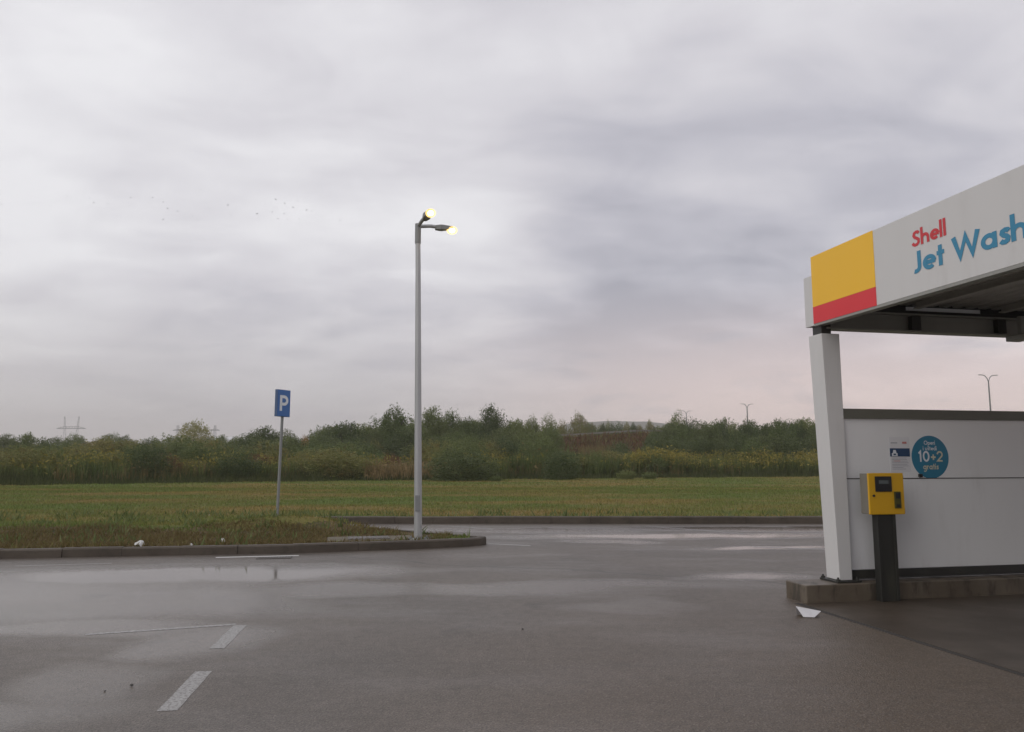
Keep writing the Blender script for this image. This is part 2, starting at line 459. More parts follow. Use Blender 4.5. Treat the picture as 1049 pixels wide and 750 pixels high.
def lettering(text, cap, w=0.18, track=0.0):
    """flat strips (2D) for a line of text of cap height cap; returns verts, faces and the width"""
    V, F, x, k = [], [], 0.0, 0
    w0 = w
    for ch in text:
        strokes, adv = GLY[ch]
        w = w0 * (1.1 if ch == 'W' else 1)
        for st in strokes:
            closed = len(st) > 8 and abs(st[0][0] - st[-1][0]) < 1e-6 and abs(st[0][1] - st[-1][1]) < 1e-6
            pts = [Vector(q) for i, q in enumerate(st) if i == 0 or (Vector(q) - Vector(st[i - 1])).length > 1e-4]
            n = len(pts); base = len(V)
            for i, q in enumerate(pts):
                if closed:
                    a, b = pts[(i - 1) % (n - 1)], pts[(i + 1) % (n - 1)]
                    d1 = (q - a).normalized() if (q - a).length > 1e-9 else (b - q).normalized()
                    d2 = (b - q).normalized() if (b - q).length > 1e-9 else d1
                else:
                    d1 = (q - pts[i - 1]).normalized() if i else (pts[1] - q).normalized()
                    d2 = (pts[i + 1] - q).normalized() if i < n - 1 else d1
                n1 = Vector((-d1.y, d1.x)); n2 = Vector((-d2.y, d2.x))
                m = (n1 + n2)
                m = m.normalized() if m.length > 1e-6 else n1
                s = (w / 2) / max(0.42, m.dot(n1))
                for sg in (-1, 1):
                    z = q + m * s * sg
                    V.append(((x + z.x) * cap, z.y * cap, 0.0004 * (k % 3)))
            for i in range(n - 1):
                F.append((base + 2 * i, base + 2 * i + 2, base + 2 * i + 3, base + 2 * i + 1))
            k += 1
        x += adv + track
    return V, F, x * cap


def put_text(name, text, cap, mat, parent, origin, u, v, nrm, w=0.18, width=None, centre=False, track=0.0):
    V, F, wd = lettering(text, cap, w, track)
    kx = 1.0 if width is None else width / wd
    if centre: off = -wd * kx / 2
    else: off = 0
    o0, u, v, nrm = Vector(origin), Vector(u), Vector(v), Vector(nrm)
    mb = MB(); mb.add([o0 + u * (a * kx + off) + v * b + nrm * (0.003 + c) for a, b, c in V], F)
    me = bpy.data.meshes.new(name); me.from_pydata([tuple(q) for q in mb.v], [], mb.f)
    return link_mesh(name, me, mat, parent)


# ------------------------------------------------------------------ ground, road, kerbs
def sheet(name, pts, z, mat, kind='structure'):
    me = bpy.data.meshes.new(name or 'foliage')
    me.from_pydata([(x, y, z) for x, y in pts], [], [tuple(range(len(pts)))])
    return tag(link_mesh(name, me, mat), kind=kind)


sheet('ground', [(-2300, -120), (2300, -120), (2300, 2600), (-2300, 2600)], -0.06, M['land'])
sheet('asphalt', [(-70, -40), (70, -40), (70, 20.35), (-70, 20.35)], 0.0, M['asphalt'])

near_kerb = [(-40, 7.88), (-8.41, 12.96), (-3.81, 13.72), (-1.68, 14.37), (-0.92, 14.72)]
tip = [(-0.60, 14.95), (-0.50, 15.13), (-0.60, 15.30)]
back_kerb = [(-0.95, 15.55), (-2.6, 16.9), (-5.35, 19.45)]
far_kerb = [(-6.0, 20.05), (70, 20.05)]


def lerp_y(poly, x):
    for (x0, y0), (x1, y1) in zip(poly, poly[1:]):
        if min(x0, x1) <= x <= max(x0, x1): return y0 + (y1 - y0) * (x - x0) / (x1 - x0)
    return poly[0][1] if abs(x - poly[0][0]) < abs(x - poly[-1][0]) else poly[-1][1]


def kerb_mb(mb, poly, inward, h=0.15, width=0.14, stone=1.0):
    """kerb stones along poly; inward = +1 puts the body to the left of the walking direction"""
    r = random.Random(3)
    for (a, b) in zip(poly, poly[1:]):
        a, b = Vector((*a, 0)), Vector((*b, 0))
        d = b - a; Ln = d.length; d.normalize()
        nrm = Vector((-d.y, d.x, 0)) * inward
        k = max(1, round(Ln / stone))
        for i in range(k):
            s0 = Ln * i / k + (0.003 if i else 0); s1 = Ln * (i + 1) / k - (0.003 if i < k - 1 else 0)
            dz = r.uniform(-0.006, 0.006); dn = r.uniform(-0.006, 0.006)
            p0, p1 = a + d * s0 + nrm * dn, a + d * s1 + nrm * dn
            prof = [(0, -0.05), (0, h - 0.025), (0.02, h), (width, h), (width, -0.05)]
            A = [p0 + nrm * q[0] + Vector((0, 0, q[1] + dz)) for q in prof]
            B = [p1 + nrm * q[0] + Vector((0, 0, q[1] + dz)) for q in prof]
            mb.hexa(A, B)
    return mb


kb = MB()
kerb_mb(kb, near_kerb, 1); kerb_mb(kb, near_kerb[-1:] + tip + back_kerb[:1], 1, stone=0.5); kerb_mb(kb, back_kerb, 1)
tag(kb.build('kerb', M['kerb']), kind='structure')
kb = MB(); kerb_mb(kb, far_kerb, 1, 0.18)
tag(kb.build('far_kerb', M['kerb']), kind='structure')


def turf_h(x, y):
    z = 0.115 + 0.03 * mnoise.noise(Vector((x * 0.5, y * 0.5, 0))) + 0.02 * mnoise.noise(Vector((x * 1.7, y * 1.7, 3)))
    z += 0.24 * math.exp(-(((x + 5.0) / 1.6) ** 2 + ((y - 17.6) / 0.8) ** 2))
    z += 0.10 * math.exp(-(((x + 9.5) / 4.0) ** 2 + ((y - 16.6) / 1.2) ** 2))
    return z


def turf_sheet(name, xs, y0f, y1f, ny, power, mats, soilf):
    V, F, mi = [], [], []
    for x in xs:
        a, b = y0f(x), y1f(x)
        for j in range(ny + 1):
            y = a + (b - a) * (j / ny) ** power
            e = min(1.0, (y - a) / 0.5, (b - y) / 0.5 if power == 1 else 1.0)
            V.append((x, y, 0.12 + (turf_h(x, y) - 0.12) * max(0, e)))
    for i in range(len(xs) - 1):
        for j in range(ny):
            k = i * (ny + 1) + j
            F.append((k, k + ny + 1, k + ny + 2, k + 1))
            mi.append(1 if soilf(xs[i], V[k][1]) else 0)
    me = bpy.data.meshes.new(name); me.from_pydata(V, [], F)
    o = link_mesh(name, me, mats, smooth=True)
    me.polygons.foreach_set('material_index', mi)
    return tag(o, kind='structure')


def soil_at(x, y):
    d = y - (12.96 + 0.161 * (x + 8.41))           # distance behind the near kerb
    n = mnoise.noise(Vector((x * 0.6, y * 0.9, 7)))
    return d < 3.3 + n * 1.8 and x < -1.5 and n < 0.45


xsl = [-70 + 0.25 * i for i in range(int((70 - 5.75) / 0.25) + 1)]
turf_sheet('verge_turf', xsl, lambda x: lerp_y(near_kerb, x) + 0.10, lambda x: 150, 90, 2.6, [M['turf'], M['soil']], soil_at)
xsr = [-5.75 + 0.75 * i for i in range(102)]
turf_sheet('field_turf', xsr, lambda x: 20.15, lambda x: 150, 60, 2.2, [M['turf'], M['soil']], lambda x, y: False)
xsi = [-5.75 + 0.1 * i for i in range(52)]
turf_sheet('island_turf', xsi, lambda x: lerp_y(near_kerb + tip[:2], x) + 0.10,
           lambda x: (lerp_y([(-5.35, 19.45), (-2.6, 16.9), (-0.95, 15.55), (-0.6, 15.3)], x) - 0.10) if x > -5.35 else 20.15, 30, 1, [M['turf'], M['soil']], soil_at)

# painted markings


def stripe(name, a, b, w, z=0.0018, mat='paint'):
    a, b = Vector((*a, z)), Vector((*b, z)); d = (b - a).normalized(); n = Vector((-d.y, d.x, 0)) * w / 2
    k = max(2, int((b - a).length / 0.15)); V, F = [], []
    r = random.Random(name)
    for i in range(k + 1):
        q = a + (b - a) * i / k
        V += [q + n * (1 + r.uniform(-.05, .05)), q - n * (1 + r.uniform(-.05, .05))]
    F = [(2 * i, 2 * i + 1, 2 * i + 3, 2 * i + 2) for i in range(k)]
    me = bpy.data.meshes.new('road_marking'); me.from_pydata([tuple(v) for v in V], [], F)
    return tag(link_mesh('road_marking', me, M[mat]), kind='structure')


stripe('a', (-2.66, 7.80), (-2.53, 6.86), 0.125)
stripe('b', (-2.36, 6.14), (-2.22, 5.20), 0.125)
stripe('c', (-2.72, 7.85), (-3.95, 7.40), 0.07, mat='paint_worn')
stripe('d', (-4.93, 13.13), (-3.62, 13.39), 0.11, mat='paint_fresh')
stripe('e', (-7.6, 12.08), (-6.29, 12.40), 0.06, mat='paint_worn')
stripe('f', (-2.02, 19.7), (-0.45, 18.5), 0.11)
stripe('g', (-0.46, 15.29), (0.35, 14.92), 0.11)
stripe('h', (4.5, 14.75), (6.6, 14.0), 0.11, mat='paint_worn')
stripe('i', (3.3, 19.3), (5.1, 17.4), 0.10, mat='paint_worn')

# ------------------------------------------------------------------ car wash (local frame: x into the bay, y away along the fascia, z up)
ANG = math.radians(-12.0)
WASH = (3.79, 9.15, 0.0)
RZ = math.radians(12.0)                 # local +y points to (-sin12, cos12)
wash = empty('car_wash', WASH, RZ, 'white open jet wash bay with yellow and red corner on its sign fascia', 'car wash')
LEN, DEP = 9.6, 6.4                     # length along the fascia (towards -y), depth of the bay

b = MB(); b.box(-0.50, DEP, -0.10, 0.32, -0.05, 0.2)
b.build('plinth', M['plinth'], wash, bevel=0.012)
sheet_b = MB().box(-0.57, DEP, -LEN, -0.10, -0.05, 0.006)
bay = sheet_b.build('bay_floor', M['bay'])
bay.location = WASH; bay.rotation_euler = (0, 0, RZ)
tag(bay, kind='structure')
chn = MB().box(-0.63, -0.572, -LEN, -0.06, -0.05, 0.004).build('bay_edge_joint', M['mortar'])
chn.location = WASH; chn.rotation_euler = (0, 0, RZ); tag(chn, kind='structure')


def wash_column(y):
    cl = MB()
    cl.hexa([(0, y, .225), (0.165, y, .225), (0.165, y + .25, .225), (0, y + .25, .225)],
            [(0, y + .12, 3.14), (0.245, y + .12, 3.14), (0.245, y + .39, 3.14), (0, y + .39, 3.14)])
    o = cl.build('column', M['white_clad'], wash, bevel=0.006)
    f = MB(); f.box(-0.06, 0.25, y - .05, y + .30, 0.203, 0.222)
    for (x, yy) in ((-0.035, y - .02), (-0.035, y + .27), (0.21, y - .02), (0.21, y + .27)):
        f.tube([(x, yy, 0.21), (x, yy, 0.262)], 0.012, 8); f.tube([(x, yy, 0.222), (x, yy, 0.242)], 0.024, 6)
    f.build('base_plate', M['steel_dark'], o)
    MB().box(0.03, 0.16, y + .16, y + .34, 3.14, 3.30).build('column_head', M['steel_dark'], o)


wash_column(0.0)
wash_column(-4.75)


def partition(y, name='partition_wall'):
    w = MB(); w.box(0.20, DEP, y + .06, y + .12, 0.325, 2.105)
    o = w.build(name, M['white_panel'], wash)
    MB().box(0.20, DEP, y + .0555, y + .0585, 1.381, 1.392).build('panel_joint', M['mortar'], o)
    r = MB(); r.box(0.18, DEP, y + .03, y + .15, 2.106, 2.16); r.box(0.18, DEP, y + .05, y + .13, 2.161, 2.225)
    r.build('top_rail', M['trim_olive'], o)
    r = MB(); r.box(0.17, DEP, y + .03, y + .15, 0.232, 0.324)
    r.box(0.17, DEP, y + .015, y + .165, 0.222, 0.2315)
    for k in range(6): r.tube([(0.6 + k * 1.1, y + .02, .275), (0.6 + k * 1.1, y + .03, .275)], 0.012, 6)
    r.build('bottom_rail', M['steel_dark'], o)


partition(0.05)
partition(-4.70)
MB().box(-0.3, DEP, -4.85, -4.43, -0.05, 0.2).build('plinth', M['plinth'], wash, bevel=0.012)

# fascia, facing local -x
FX = -0.03
fa = MB(); fa.box(FX, FX + 0.06, -LEN, 0.215, 3.272, 4.107)
fascia = fa.build('fascia', M['white_clad'], wash, bevel=0.004)
fy = MB(); fy.box(FX - .004, FX - .001, -0.945, 0.217, 3.478, 4.109)
fy.build('yellow_panel', M['yellow'], fascia)
fr = MB(); fr.box(FX - .004, FX - .001, -0.945, 0.217, 3.270, 3.4765)
fr.build('red_panel', M['red'], fascia)
MB().box(FX + .0, FX + .10, -LEN, 0.215, 3.240, 3.2705).build('fascia_lip', M['steel_grey'], fascia)
put_text('lettering', 'Shell', 0.162, M['letter_red'], fascia, (FX, -1.525, 3.752), (0, -1, 0), (0, 0, 1), (-1, 0, 0), 0.185, 0.475)
put_text('lettering', 'Jet Wash', 0.222, M['letter_blue'], fascia, (FX, -1.51, 3.478), (0, -1, 0), (0, 0, 1), (-1, 0, 0), 0.188, 1.385)

# end cladding, roof deck, beams
MB().box(0.0, DEP, 0.40, 0.43, 3.26, 3.885).build('end_cladding', M['white_clad'], wash)
li = MB(); li.box(0.03, DEP, .385, .397, 3.262, 3.53); li.box(0.03, 1.42, .385, .397, 3.531, 3.66); li.box(2.56, DEP, .385, .397, 3.531, 3.66)
li.build('end_shade_lining', M['steel_dark'], wash)  # dark panels added to shade the cladding's inner face, one slot left light
MB().box(-0.005, 0.028, 0.222, 0.43, 3.258, 3.888).build('corner_cladding', M['white_clad'], wash)
dk = MB()
n = 32
for k in range(n):                      # trapezoidal roof sheets, ribs along the fascia
    x0 = 0.04 + (DEP - 0.04) * k / n; x1 = 0.04 + (DEP - 0.04) * (k + 1) / n; q = (x1 - x0) / 4
    for (a, za, bb, zb) in ((x0, 3.62, x0 + q, 3.62), (x0 + q, 3.62, x0 + 1.5 * q, 3.585), (x0 + 1.5 * q, 3.585, x0 + 3.5 * q, 3.585), (x0 + 3.5 * q, 3.585, x1, 3.62)):
        dk.add([(a, -LEN, za), (bb, -LEN, zb), (bb, 0.35, zb), (a, 0.35, za)], [(0, 1, 2, 3)])
dk.build('roof_deck', M['deck'], wash)
MB().box(0.04, DEP, .352, .358, 3.572, 3.66).build('eaves_flashing', M['steel_dark'], wash)
MB().box(0.04, DEP, -LEN, 0.35, 3.63, 3.66).build('roof', M['steel_grey'], wash)
bm_ = MB()
bm_.box(0.10, DEP, 0.14, 0.30, 3.205, 3.225); bm_.box(0.10, DEP, 0.21, 0.23, 3.225, 3.42); bm_.box(0.10, DEP, 0.14, 0.30, 3.42, 3.44)
bm_.build('end_beam', M['steel_grey'], wash)
bb = MB(); bb.box(0.10, DEP, -4.72, -4.58, 3.205, 3.225); bb.box(0.10, DEP, -4.66, -4.64, 3.225, 3.42); bb.box(0.10, DEP, -4.72, -4.58, 3.42, 3.44)
bb.build('cross_beam', M['steel_grey'], wash)
for x in (1.35, 2.62, 3.9, 5.2):
    p_ = MB(); p_.box(x, x + .012, -LEN, 0.12, 3.510, 3.58); p_.box(x - .04, x + .05, -LEN, 0.12, 3.495, 3.509)
    p_.build('purlin', M['deck'], wash)
    MB().box(x - .06, x + .07, 0.13, 0.20, 3.23, 3.41).build('bracket', M['steel_dark'], wash)
lf = MB(); lf.box(2.66, 2.86, -0.20, 0.13, 3.12, 3.19); lf.box(2.72, 2.80, -0.06, 0.0, 3.19, 3.43)
lf.build('light_fitting', M['steel_grey'], wash, bevel=0.01)
for y in (-2.4, -7.1):
    MB().box(2.2, 3.6, y - .06, y + .06, 3.36, 3.43).build('bay_lamp', M['white_panel'], wash)

# wall sticker and notice (their own things, fixed to the partition wall)
WY = 0.05 + .06
st = empty('round_sticker', (0, 0, 0), 0, 'round teal sticker reading 10+2 gratis on the white wash wall', 'sticker')


def wl(x, y, z):                        # wash-local to world
    v = Matrix.Rotation(RZ, 4, 'Z') @ Vector((x, y, z)); return Vector(WASH) + v


U = Matrix.Rotation(RZ, 3, 'Z') @ Vector((1, 0, 0)); NW = Matrix.Rotation(RZ, 3, 'Z') @ Vector((0, -1, 0)); Z = Vector((0, 0, 1))
st.location = wl(1.405, WY, 1.644)
st.rotation_euler = (0, 0, RZ)
d = MB()
ring = lambda r, yy: [(r * math.cos(2 * PI * k / 48), yy, r * math.sin(2 * PI * k / 48)) for k in range(48)]
d.hexa(ring(0.262, -.001), ring(0.262, -.003))
face = d.build('sticker_face', M['teal'], st)
for (txt, cap, zz, w_, mt, ww) in (('Operi', .052, .150, .15, 'letter_white', None), ('i uštedi', .052, .082, .15, 'letter_white', None),
                                   ('10', .135, -.058, .17, 'letter_white', None), ('gratis', .072, -.150, .16, 'letter_cream', None)):
    ox = -.085 if txt == '10' else 0.0
    put_text('lettering', txt, cap, M[mt], face, (ox, -.002, zz), (1, 0, 0), (0, 0, 1), (0, -1, 0), w_, ww, True)
put_text('lettering', '+2', .135, M['letter_cream'], face, (0.0, -.002, -.058), (1, 0, 0), (0, 0, 1), (0, -1, 0), .15)

po = empty('notice_sheet', wl(0.98, WY, 1.405), RZ, 'white notice with a dark blue band and car symbol beside the teal sticker', 'notice')
MB().box(-.14, .14, -.004, -.001, .06, .48).build('sheet', M['paper'], po)
MB().box(-.138, .138, -.0065, -.0045, .245, .345).build('blue_band', M['navy'], po)
ic = MB()
ic.add([(-.115, -.008, .25), (-.035, -.008, .25), (-.035, -.008, .285), (-.05, -.008, .29), (-.058, -.008, .325), (-.092, -.008, .325), (-.10, -.008, .29), (-.115, -.008, .285)], [tuple(range(8))])
ic.build('car_symbol', M['letter_white'], po)
MB().box(-.092, -.058, -.0095, -.0085, .262, .280).build('car_symbol_grille', M['navy'], po)
MB().box(-.12, -.03, -.0062, -.0045, .405, .416).build('heading_line', M['print_grey'], po)
r = random.Random(5)
for i in range(8):
    z0 = .225 - i * .019
    MB().box(-.115, -.115 + r.uniform(.15, .23), -.0062, -.0045, z0, z0 + .005).build('print_line', M['print_grey'], po)
MB().box(.04, .10, -.0062, -.0045, .40, .425).build('red_logo', M['print_red'], po)
MB().box(-.09, .0, -.0066, -.0046, .188, .195).build('red_print_line', M['print_red'], po)
hook = MB(); hook.box(-.02, .02, -.03, -.001, -.02, .02); hook.tube([(0, -.03, 0), (0, -.045, -.004)], .008)
hk = hook.build('wall_hook', M['black']); hk.location = wl(1.24, WY, 1.42); hk.rotation_euler = (0, 0, RZ)
tag(hk, 'small black block fixed on the white wall under the notice', 'hook')

# kiosk
ki = empty('payment_terminal', wl(0.495, -0.17, 0.0), RZ, 'yellow coin terminal box on a dark post in front of the white wall', 'payment terminal')
ps = MB()
ps.box(-.115, .125, -.035, .055, 0.008, .985)
ps.box(-.115, -.085, -.043, -.0355, 0.008, .985); ps.box(.085, .125, -.043, -.0355, 0.008, .985)
ps.build('post', M['steel_dark'], ki, bevel=0.004)
cab = MB(); cab.box(-.215, .235, -.035, .105, .988, 1.452)
cb = cab.build('cabinet', M['kiosk_side'], ki, bevel=0.008)
dr = MB(); dr.box(-.222, .242, -.062, -.0365, .984, 1.458)
door = dr.build('door', M['kiosk_yellow'], ki, bevel=0.008)
MB().box(-.14, .075, -.074, -.0635, 1.245, 1.42).build('display_bezel', M['black'], door, bevel=0.004)
MB().box(-.095, .03, -.0775, -.0745, 1.335, 1.375).build('display', M['screen'], door)
kp = MB(); kp.box(.10, .185, -.078, -.0635, 1.055, 1.245); kp.build('coin_slot', M['keypad'], door, bevel=0.005)
MB().box(.115, .17, -.082, -.0785, 1.165, 1.23).build('coin_slot_plate', M['black'], door)
MB().box(.12, .165, -.081, -.0785, 1.07, 1.10).build('coin_return', M['black'], door)
kp = MB(); kp.tube([(-.165, -.0625, 1.20), (-.165, -.075, 1.20)], .014, 10); kp.build('lock', M['black'], door)
MB().box(.225, .25, -.05, -.0, 1.395, 1.43).build('hinge', M['black'], door)
MB().box(.225, .25, -.05, 0, 1.0, 1.05).build('hinge', M['black'], door)

# sheet of paper on the asphalt


def crumple(name, w, h, amp, seed, mat, loc, rz, flat=True):
    rr = random.Random(seed); n = 9; V, F = [], []
    for i in range(n):
        for j in range(n):
            u, v = i / (n - 1) - .5, j / (n - 1) - .5
            q = Vector((u * 3 + seed, v * 3, seed * 1.7))
            z = abs(mnoise.noise(q)) * amp + abs(mnoise.noise(q * 2.3)) * amp * 0.5
            k = 1.0 if flat else 1 - 0.45 * (u * u + v * v)
            V.append((u * w * k + mnoise.noise(q + Vector((5, 0, 0))) * amp * .5, v * h * k + mnoise.noise(q + Vector((9, 0, 0))) * amp * .5, z + 0.006 + (0 if flat else amp * 1.2 * (1 - 3 * (u * u + v * v)))))
    for i in range(n - 1):
        for j in range(n - 1):
            k = i * n + j; F.append((k, k + n, k + n + 1, k + 1))
    me = bpy.data.meshes.new(name); me.from_pydata(V, [], F)
    o = link_mesh(name, me, mat); o.location = loc; o.rotation_euler = (0, 0, rz)
    m = o.modifiers.new('thick', 'SOLIDIFY'); m.thickness = 0.0015
    return o


pp = MB()
pv = [(-.115, .03, .10), (-.065, -.04, .004), (.045, -.05, .003), (.135, .0, .055), (.02, .02, .075), (.05, .12, .004), (-.08, .11, .004)]
pp.add(pv, [(0, 1, 2, 4), (2, 3, 4), (0, 4, 5, 6), (4, 3, 5)])
o = pp.build('paper_sheet', M['paper']); o.location = (3.06, 8.22, 0.002)
o.modifiers.new('thick', 'SOLIDIFY').thickness = 0.002
tag(o, 'folded white sheet of paper lying on the asphalt by the plinth', 'paper')
for i, (x, y, w_, lab) in enumerate(((-6.45, 13.62, .17, 'larger crumpled white plastic bag in the weeds behind the near kerb'),
                                     (-5.62, 13.78, .09, 'smaller crumpled white scrap to the right of the larger bag behind the near kerb'),
                                     (-5.55, 20.55, .12, 'white plastic scrap in the grass just right of the parking sign post'),
                                     (-6.55, 19.1, .11, 'white plastic scrap on the soil just left of the parking sign post'),
                                     (-5.30, 14.4, .12, 'white plastic scrap sticking up among the weeds in front of the parking sign'))):
    o = crumple('litter', w_, w_ * .8, w_ * .38, i + 2, M['litter'], (x, y, turf_h(x, y) - .005), i * 1.1, False)
    tag(o, lab, 'litter')
for i, (x, y, s) in enumerate(((-2.72, 5.75, .020), (-2.84, 5.62, .012), (0.1, 7.6, .018))):
    bm2 = bmesh.new(); bmesh.ops.create_icosphere(bm2, subdivisions=2, radius=s)
    for v in bm2.verts: v.co *= 1 + .35 * mnoise.noise(v.co * 40 + Vector((i, 0, 0))); v.co.z *= .6
    me = bpy.data.meshes.new('pebble'); bmesh.ops.scale(bm2, vec=(.65, .65, .65), verts=bm2.verts); bm2.to_mesh(me); bm2.free()
    o = link_mesh('pebble', me, M['pebble']); o.location = (x, y, s * .5)
    tag(o, 'small dark pebble lying on the wet asphalt', 'pebble', 'pebbles on the wet asphalt')

# manhole on the island
mh = empty('manhole', (-2.72, 15.10, 0.095), math.radians(14), 'flat concrete slab with a worn rectangular manhole cover in the kerb island', 'manhole')
MB().box(-.80, .80, -.42, .42, -.08, .03).build('slab', M['slab'], mh, bevel=.01)
mc = MB(); mc.box(-.42, .36, -.26, .26, .031, .042)
for k in range(9): mc.box(-.39 + k * .085, -.33 + k * .085, -.22, .22, .0425, .049)
mc.build('cover', M['rusty'], mh)
# drain grate by the near kerb
dg = empty('drain_grate', (-3.93, 13.05, 0.0), math.radians(9.4), 'dark slotted drain grate lying at the foot of the near kerb', 'drain grate')
g = MB(); g.box(-.28, .28, -.11, -.085, .002, .014); g.box(-.28, .28, .085, .11, .002, .014)
for k in range(12): g.box(-.27 + k * .046, -.245 + k * .046, -.085, .085, .002, .012)
g.build('grate', M['rusty'], dg)
MB().box(-.275, .275, -.08, .08, .001, .003).build('shaft_dark_plate', M['black'], dg)  # flat black plate standing in for the darkness below the bars

# ------------------------------------------------------------------ street lamp with two lit heads
LX, LY = -1.78, 14.90
lamp = empty('street_lamp', (LX, LY, 0.10), 0, 'tall galvanised lamp post with two lit lamps standing on the kerb island', 'street lamp')
pm = MB(); pm.tube([(0, 0, .0), (0, 0, .35), (0, 0, 5.3), (-.005, 0, 5.9)], [.079, .076, .052, .049], 12)
pole = pm.build('pole', M['galv'], lamp, smooth=False)
bp = MB(); bp.box(-.19, .19, -.19, .19, .01, .028)
for sx_ in (-1, 1):
    for sy_ in (-1, 1): bp.tube([(sx_ * .15, sy_ * .15, .028), (sx_ * .15, sy_ * .15, .075)], .014, 6); bp.tube([(sx_ * .15, sy_ * .15, .028), (sx_ * .15, sy_ * .15, .048)], .026, 6)
bp.build('base_plate', M['galv_dull'], lamp)
MB().box(-.045, .045, -.088, -.05, .55, .85).build('service_door', M['galv_dull'], lamp, bevel=.004)
sl = MB(); sl.tube([(-.005, 0, 5.78), (0, 0, 6.18)], .060, 12); sl.build('collar', M['galv_dull'], lamp)
t = NT('lamp_glow'); em = t.n('ShaderNodeEmission'); em.inputs[0].default_value = (1.0, 0.80, 0.46, 1); em.inputs[1].default_value = 14.0
t.l(em.outputs[0], t.out.inputs[0]); M['glow'] = t.m
lamp.rotation_euler = (0, -0.0145, 0)
t = NT('lamp_halo_bowl'); em = t.n('ShaderNodeEmission'); em.inputs[0].default_value = (1.0, 0.62, 0.22, 1); em.inputs[1].default_value = 1.9  # warm glowing shell added round the lens to imitate its halo
tp_ = t.n('ShaderNodeBsdfTransparent'); mx = t.n('ShaderNodeMixShader'); mx.inputs[0].default_value = 0.5
t.l(tp_.outputs[0], mx.inputs[1]); t.l(em.outputs[0], mx.inputs[2]); t.l(mx.outputs[0], t.out.inputs[0]); M['halo_bowl'] = t.m
for (dx, dy, rise) in ((0.46, -.89, .15), (0.95, .22, .05)):
    dv = Vector((dx, dy, 0)).normalized(); sv = Vector((-dv.y, dv.x, 0))
    Zr = lambda u, z: dv * u + Vector((0, 0, z + rise * u / .6))
    am = MB(); am.tube([Zr(0, 6.13), Zr(.25, 6.13), Zr(.42, 6.10)], .036, 10)
    am.build('arm', M['galv'], lamp)
    hd = MB()
    sec = lambda u, hw, z0, z1, k=1.0: [Zr(u, z0) + sv * hw, Zr(u, z0) - sv * hw, Zr(u, z1) - sv * hw * k, Zr(u, z1) + sv * hw * k]
    A, B, Cc = sec(.34, .04, 6.05, 6.14), sec(.46, .075, 6.035, 6.14), sec(.70, .065, 6.05, 6.10, .8)
    hd.hexa(A, B); hd.hexa(B, Cc)
    h_ = hd.build('lamp_head', M['galv_dull'], lamp, bevel=.01)
    for nm, rad, mt2 in (('lens', (.06, .056, .05), 'glow'), ('halo_bowl', (.108, .098, .082), 'halo_bowl')):
        bmx = bmesh.new(); bmesh.ops.create_uvsphere(bmx, u_segments=18, v_segments=10, radius=1)
        mt_ = Matrix.Translation(Zr(.68, 6.03)) @ Matrix(((dv.x * rad[0], sv.x * rad[1], 0, 0), (dv.y * rad[0], sv.y * rad[1], 0, 0), (0, 0, rad[2], 0), (0, 0, 0, 1)))
        bmesh.ops.transform(bmx, matrix=mt_, verts=bmx.verts)
        me = bpy.data.meshes.new(nm); bmx.to_mesh(me); bmx.free()
        link_mesh(nm, me, M[mt2], h_, smooth=True)

# ------------------------------------------------------------------ parking sign
sg = empty('parking_sign', (-5.93, 19.85, 0.10), 0, 'blue parking sign with a white P on a thin grey post', 'sign')
q = MB(); q.tube([(-.02, 0, 0), (0.02, 0, 2.62), (0.03, 0, 3.3)], .036, 10); q.build('post', M['galv_dull'], sg)
hd_ = empty('placeholder', (0, 0, 0)); bpy.data.objects.remove(hd_)
sb_ = MB(); sb_.box(-.235, .235, -.045, .045, 2.62, 3.31)
sp_ = sb_.build('sign_box', M['sign_edge'], sg, bevel=.006)
sp_.location = (0.03, -.05, 0); sp_.rotation_euler = (0, 0, math.radians(64))
MB().box(-.228, .228, -.048, -.0455, 2.63, 3.30).build('sign_face', M['sign_blue'], sp_)
put_text('lettering', 'P', .40, M['letter_white'], sp_, (-.15, -.048, 2.765), (1, 0, 0), (0, 0, 1), (0, -1, 0), .19, .29)

# ------------------------------------------------------------------ vegetation


def quads(C, size, up=0.0, squash=0.55):
    """one randomly turned leaf quad per centre"""
    n = len(C)
    a = rng.normal(size=(n, 3)); a[:, 2] += up
    a /= np.linalg.norm(a, axis=1, keepdims=True)
    b = rng.normal(size=(n, 3)); b -= a * np.sum(a * b, axis=1, keepdims=True); b /= np.linalg.norm(b, axis=1, keepdims=True)
    sz = (size * rng.uniform(0.55, 1.45, n))[:, None]
    V = np.stack([C - a * sz, C + b * sz * squash, C + a * sz, C - b * sz * squash], axis=1).reshape(-1, 3)
    return V, np.arange(4 * n).reshape(-1, 4)


def clumps_points(cl, n, shell=0.55):
    cl = np.array(cl)
    w = cl[:, 3] ** 2; k = rng.choice(len(cl), n, p=w / w.sum())
    d = rng.normal(size=(n, 3)); d /= np.linalg.norm(d, axis=1, keepdims=True)
    r = (shell + (1 - shell) * rng.random(n)) * (0.85 + 0.3 * rng.random(n))
    d[:, 2] = d[:, 2] * 0.85
    return cl[k, :3] + d * (r * cl[k, 3])[:, None]


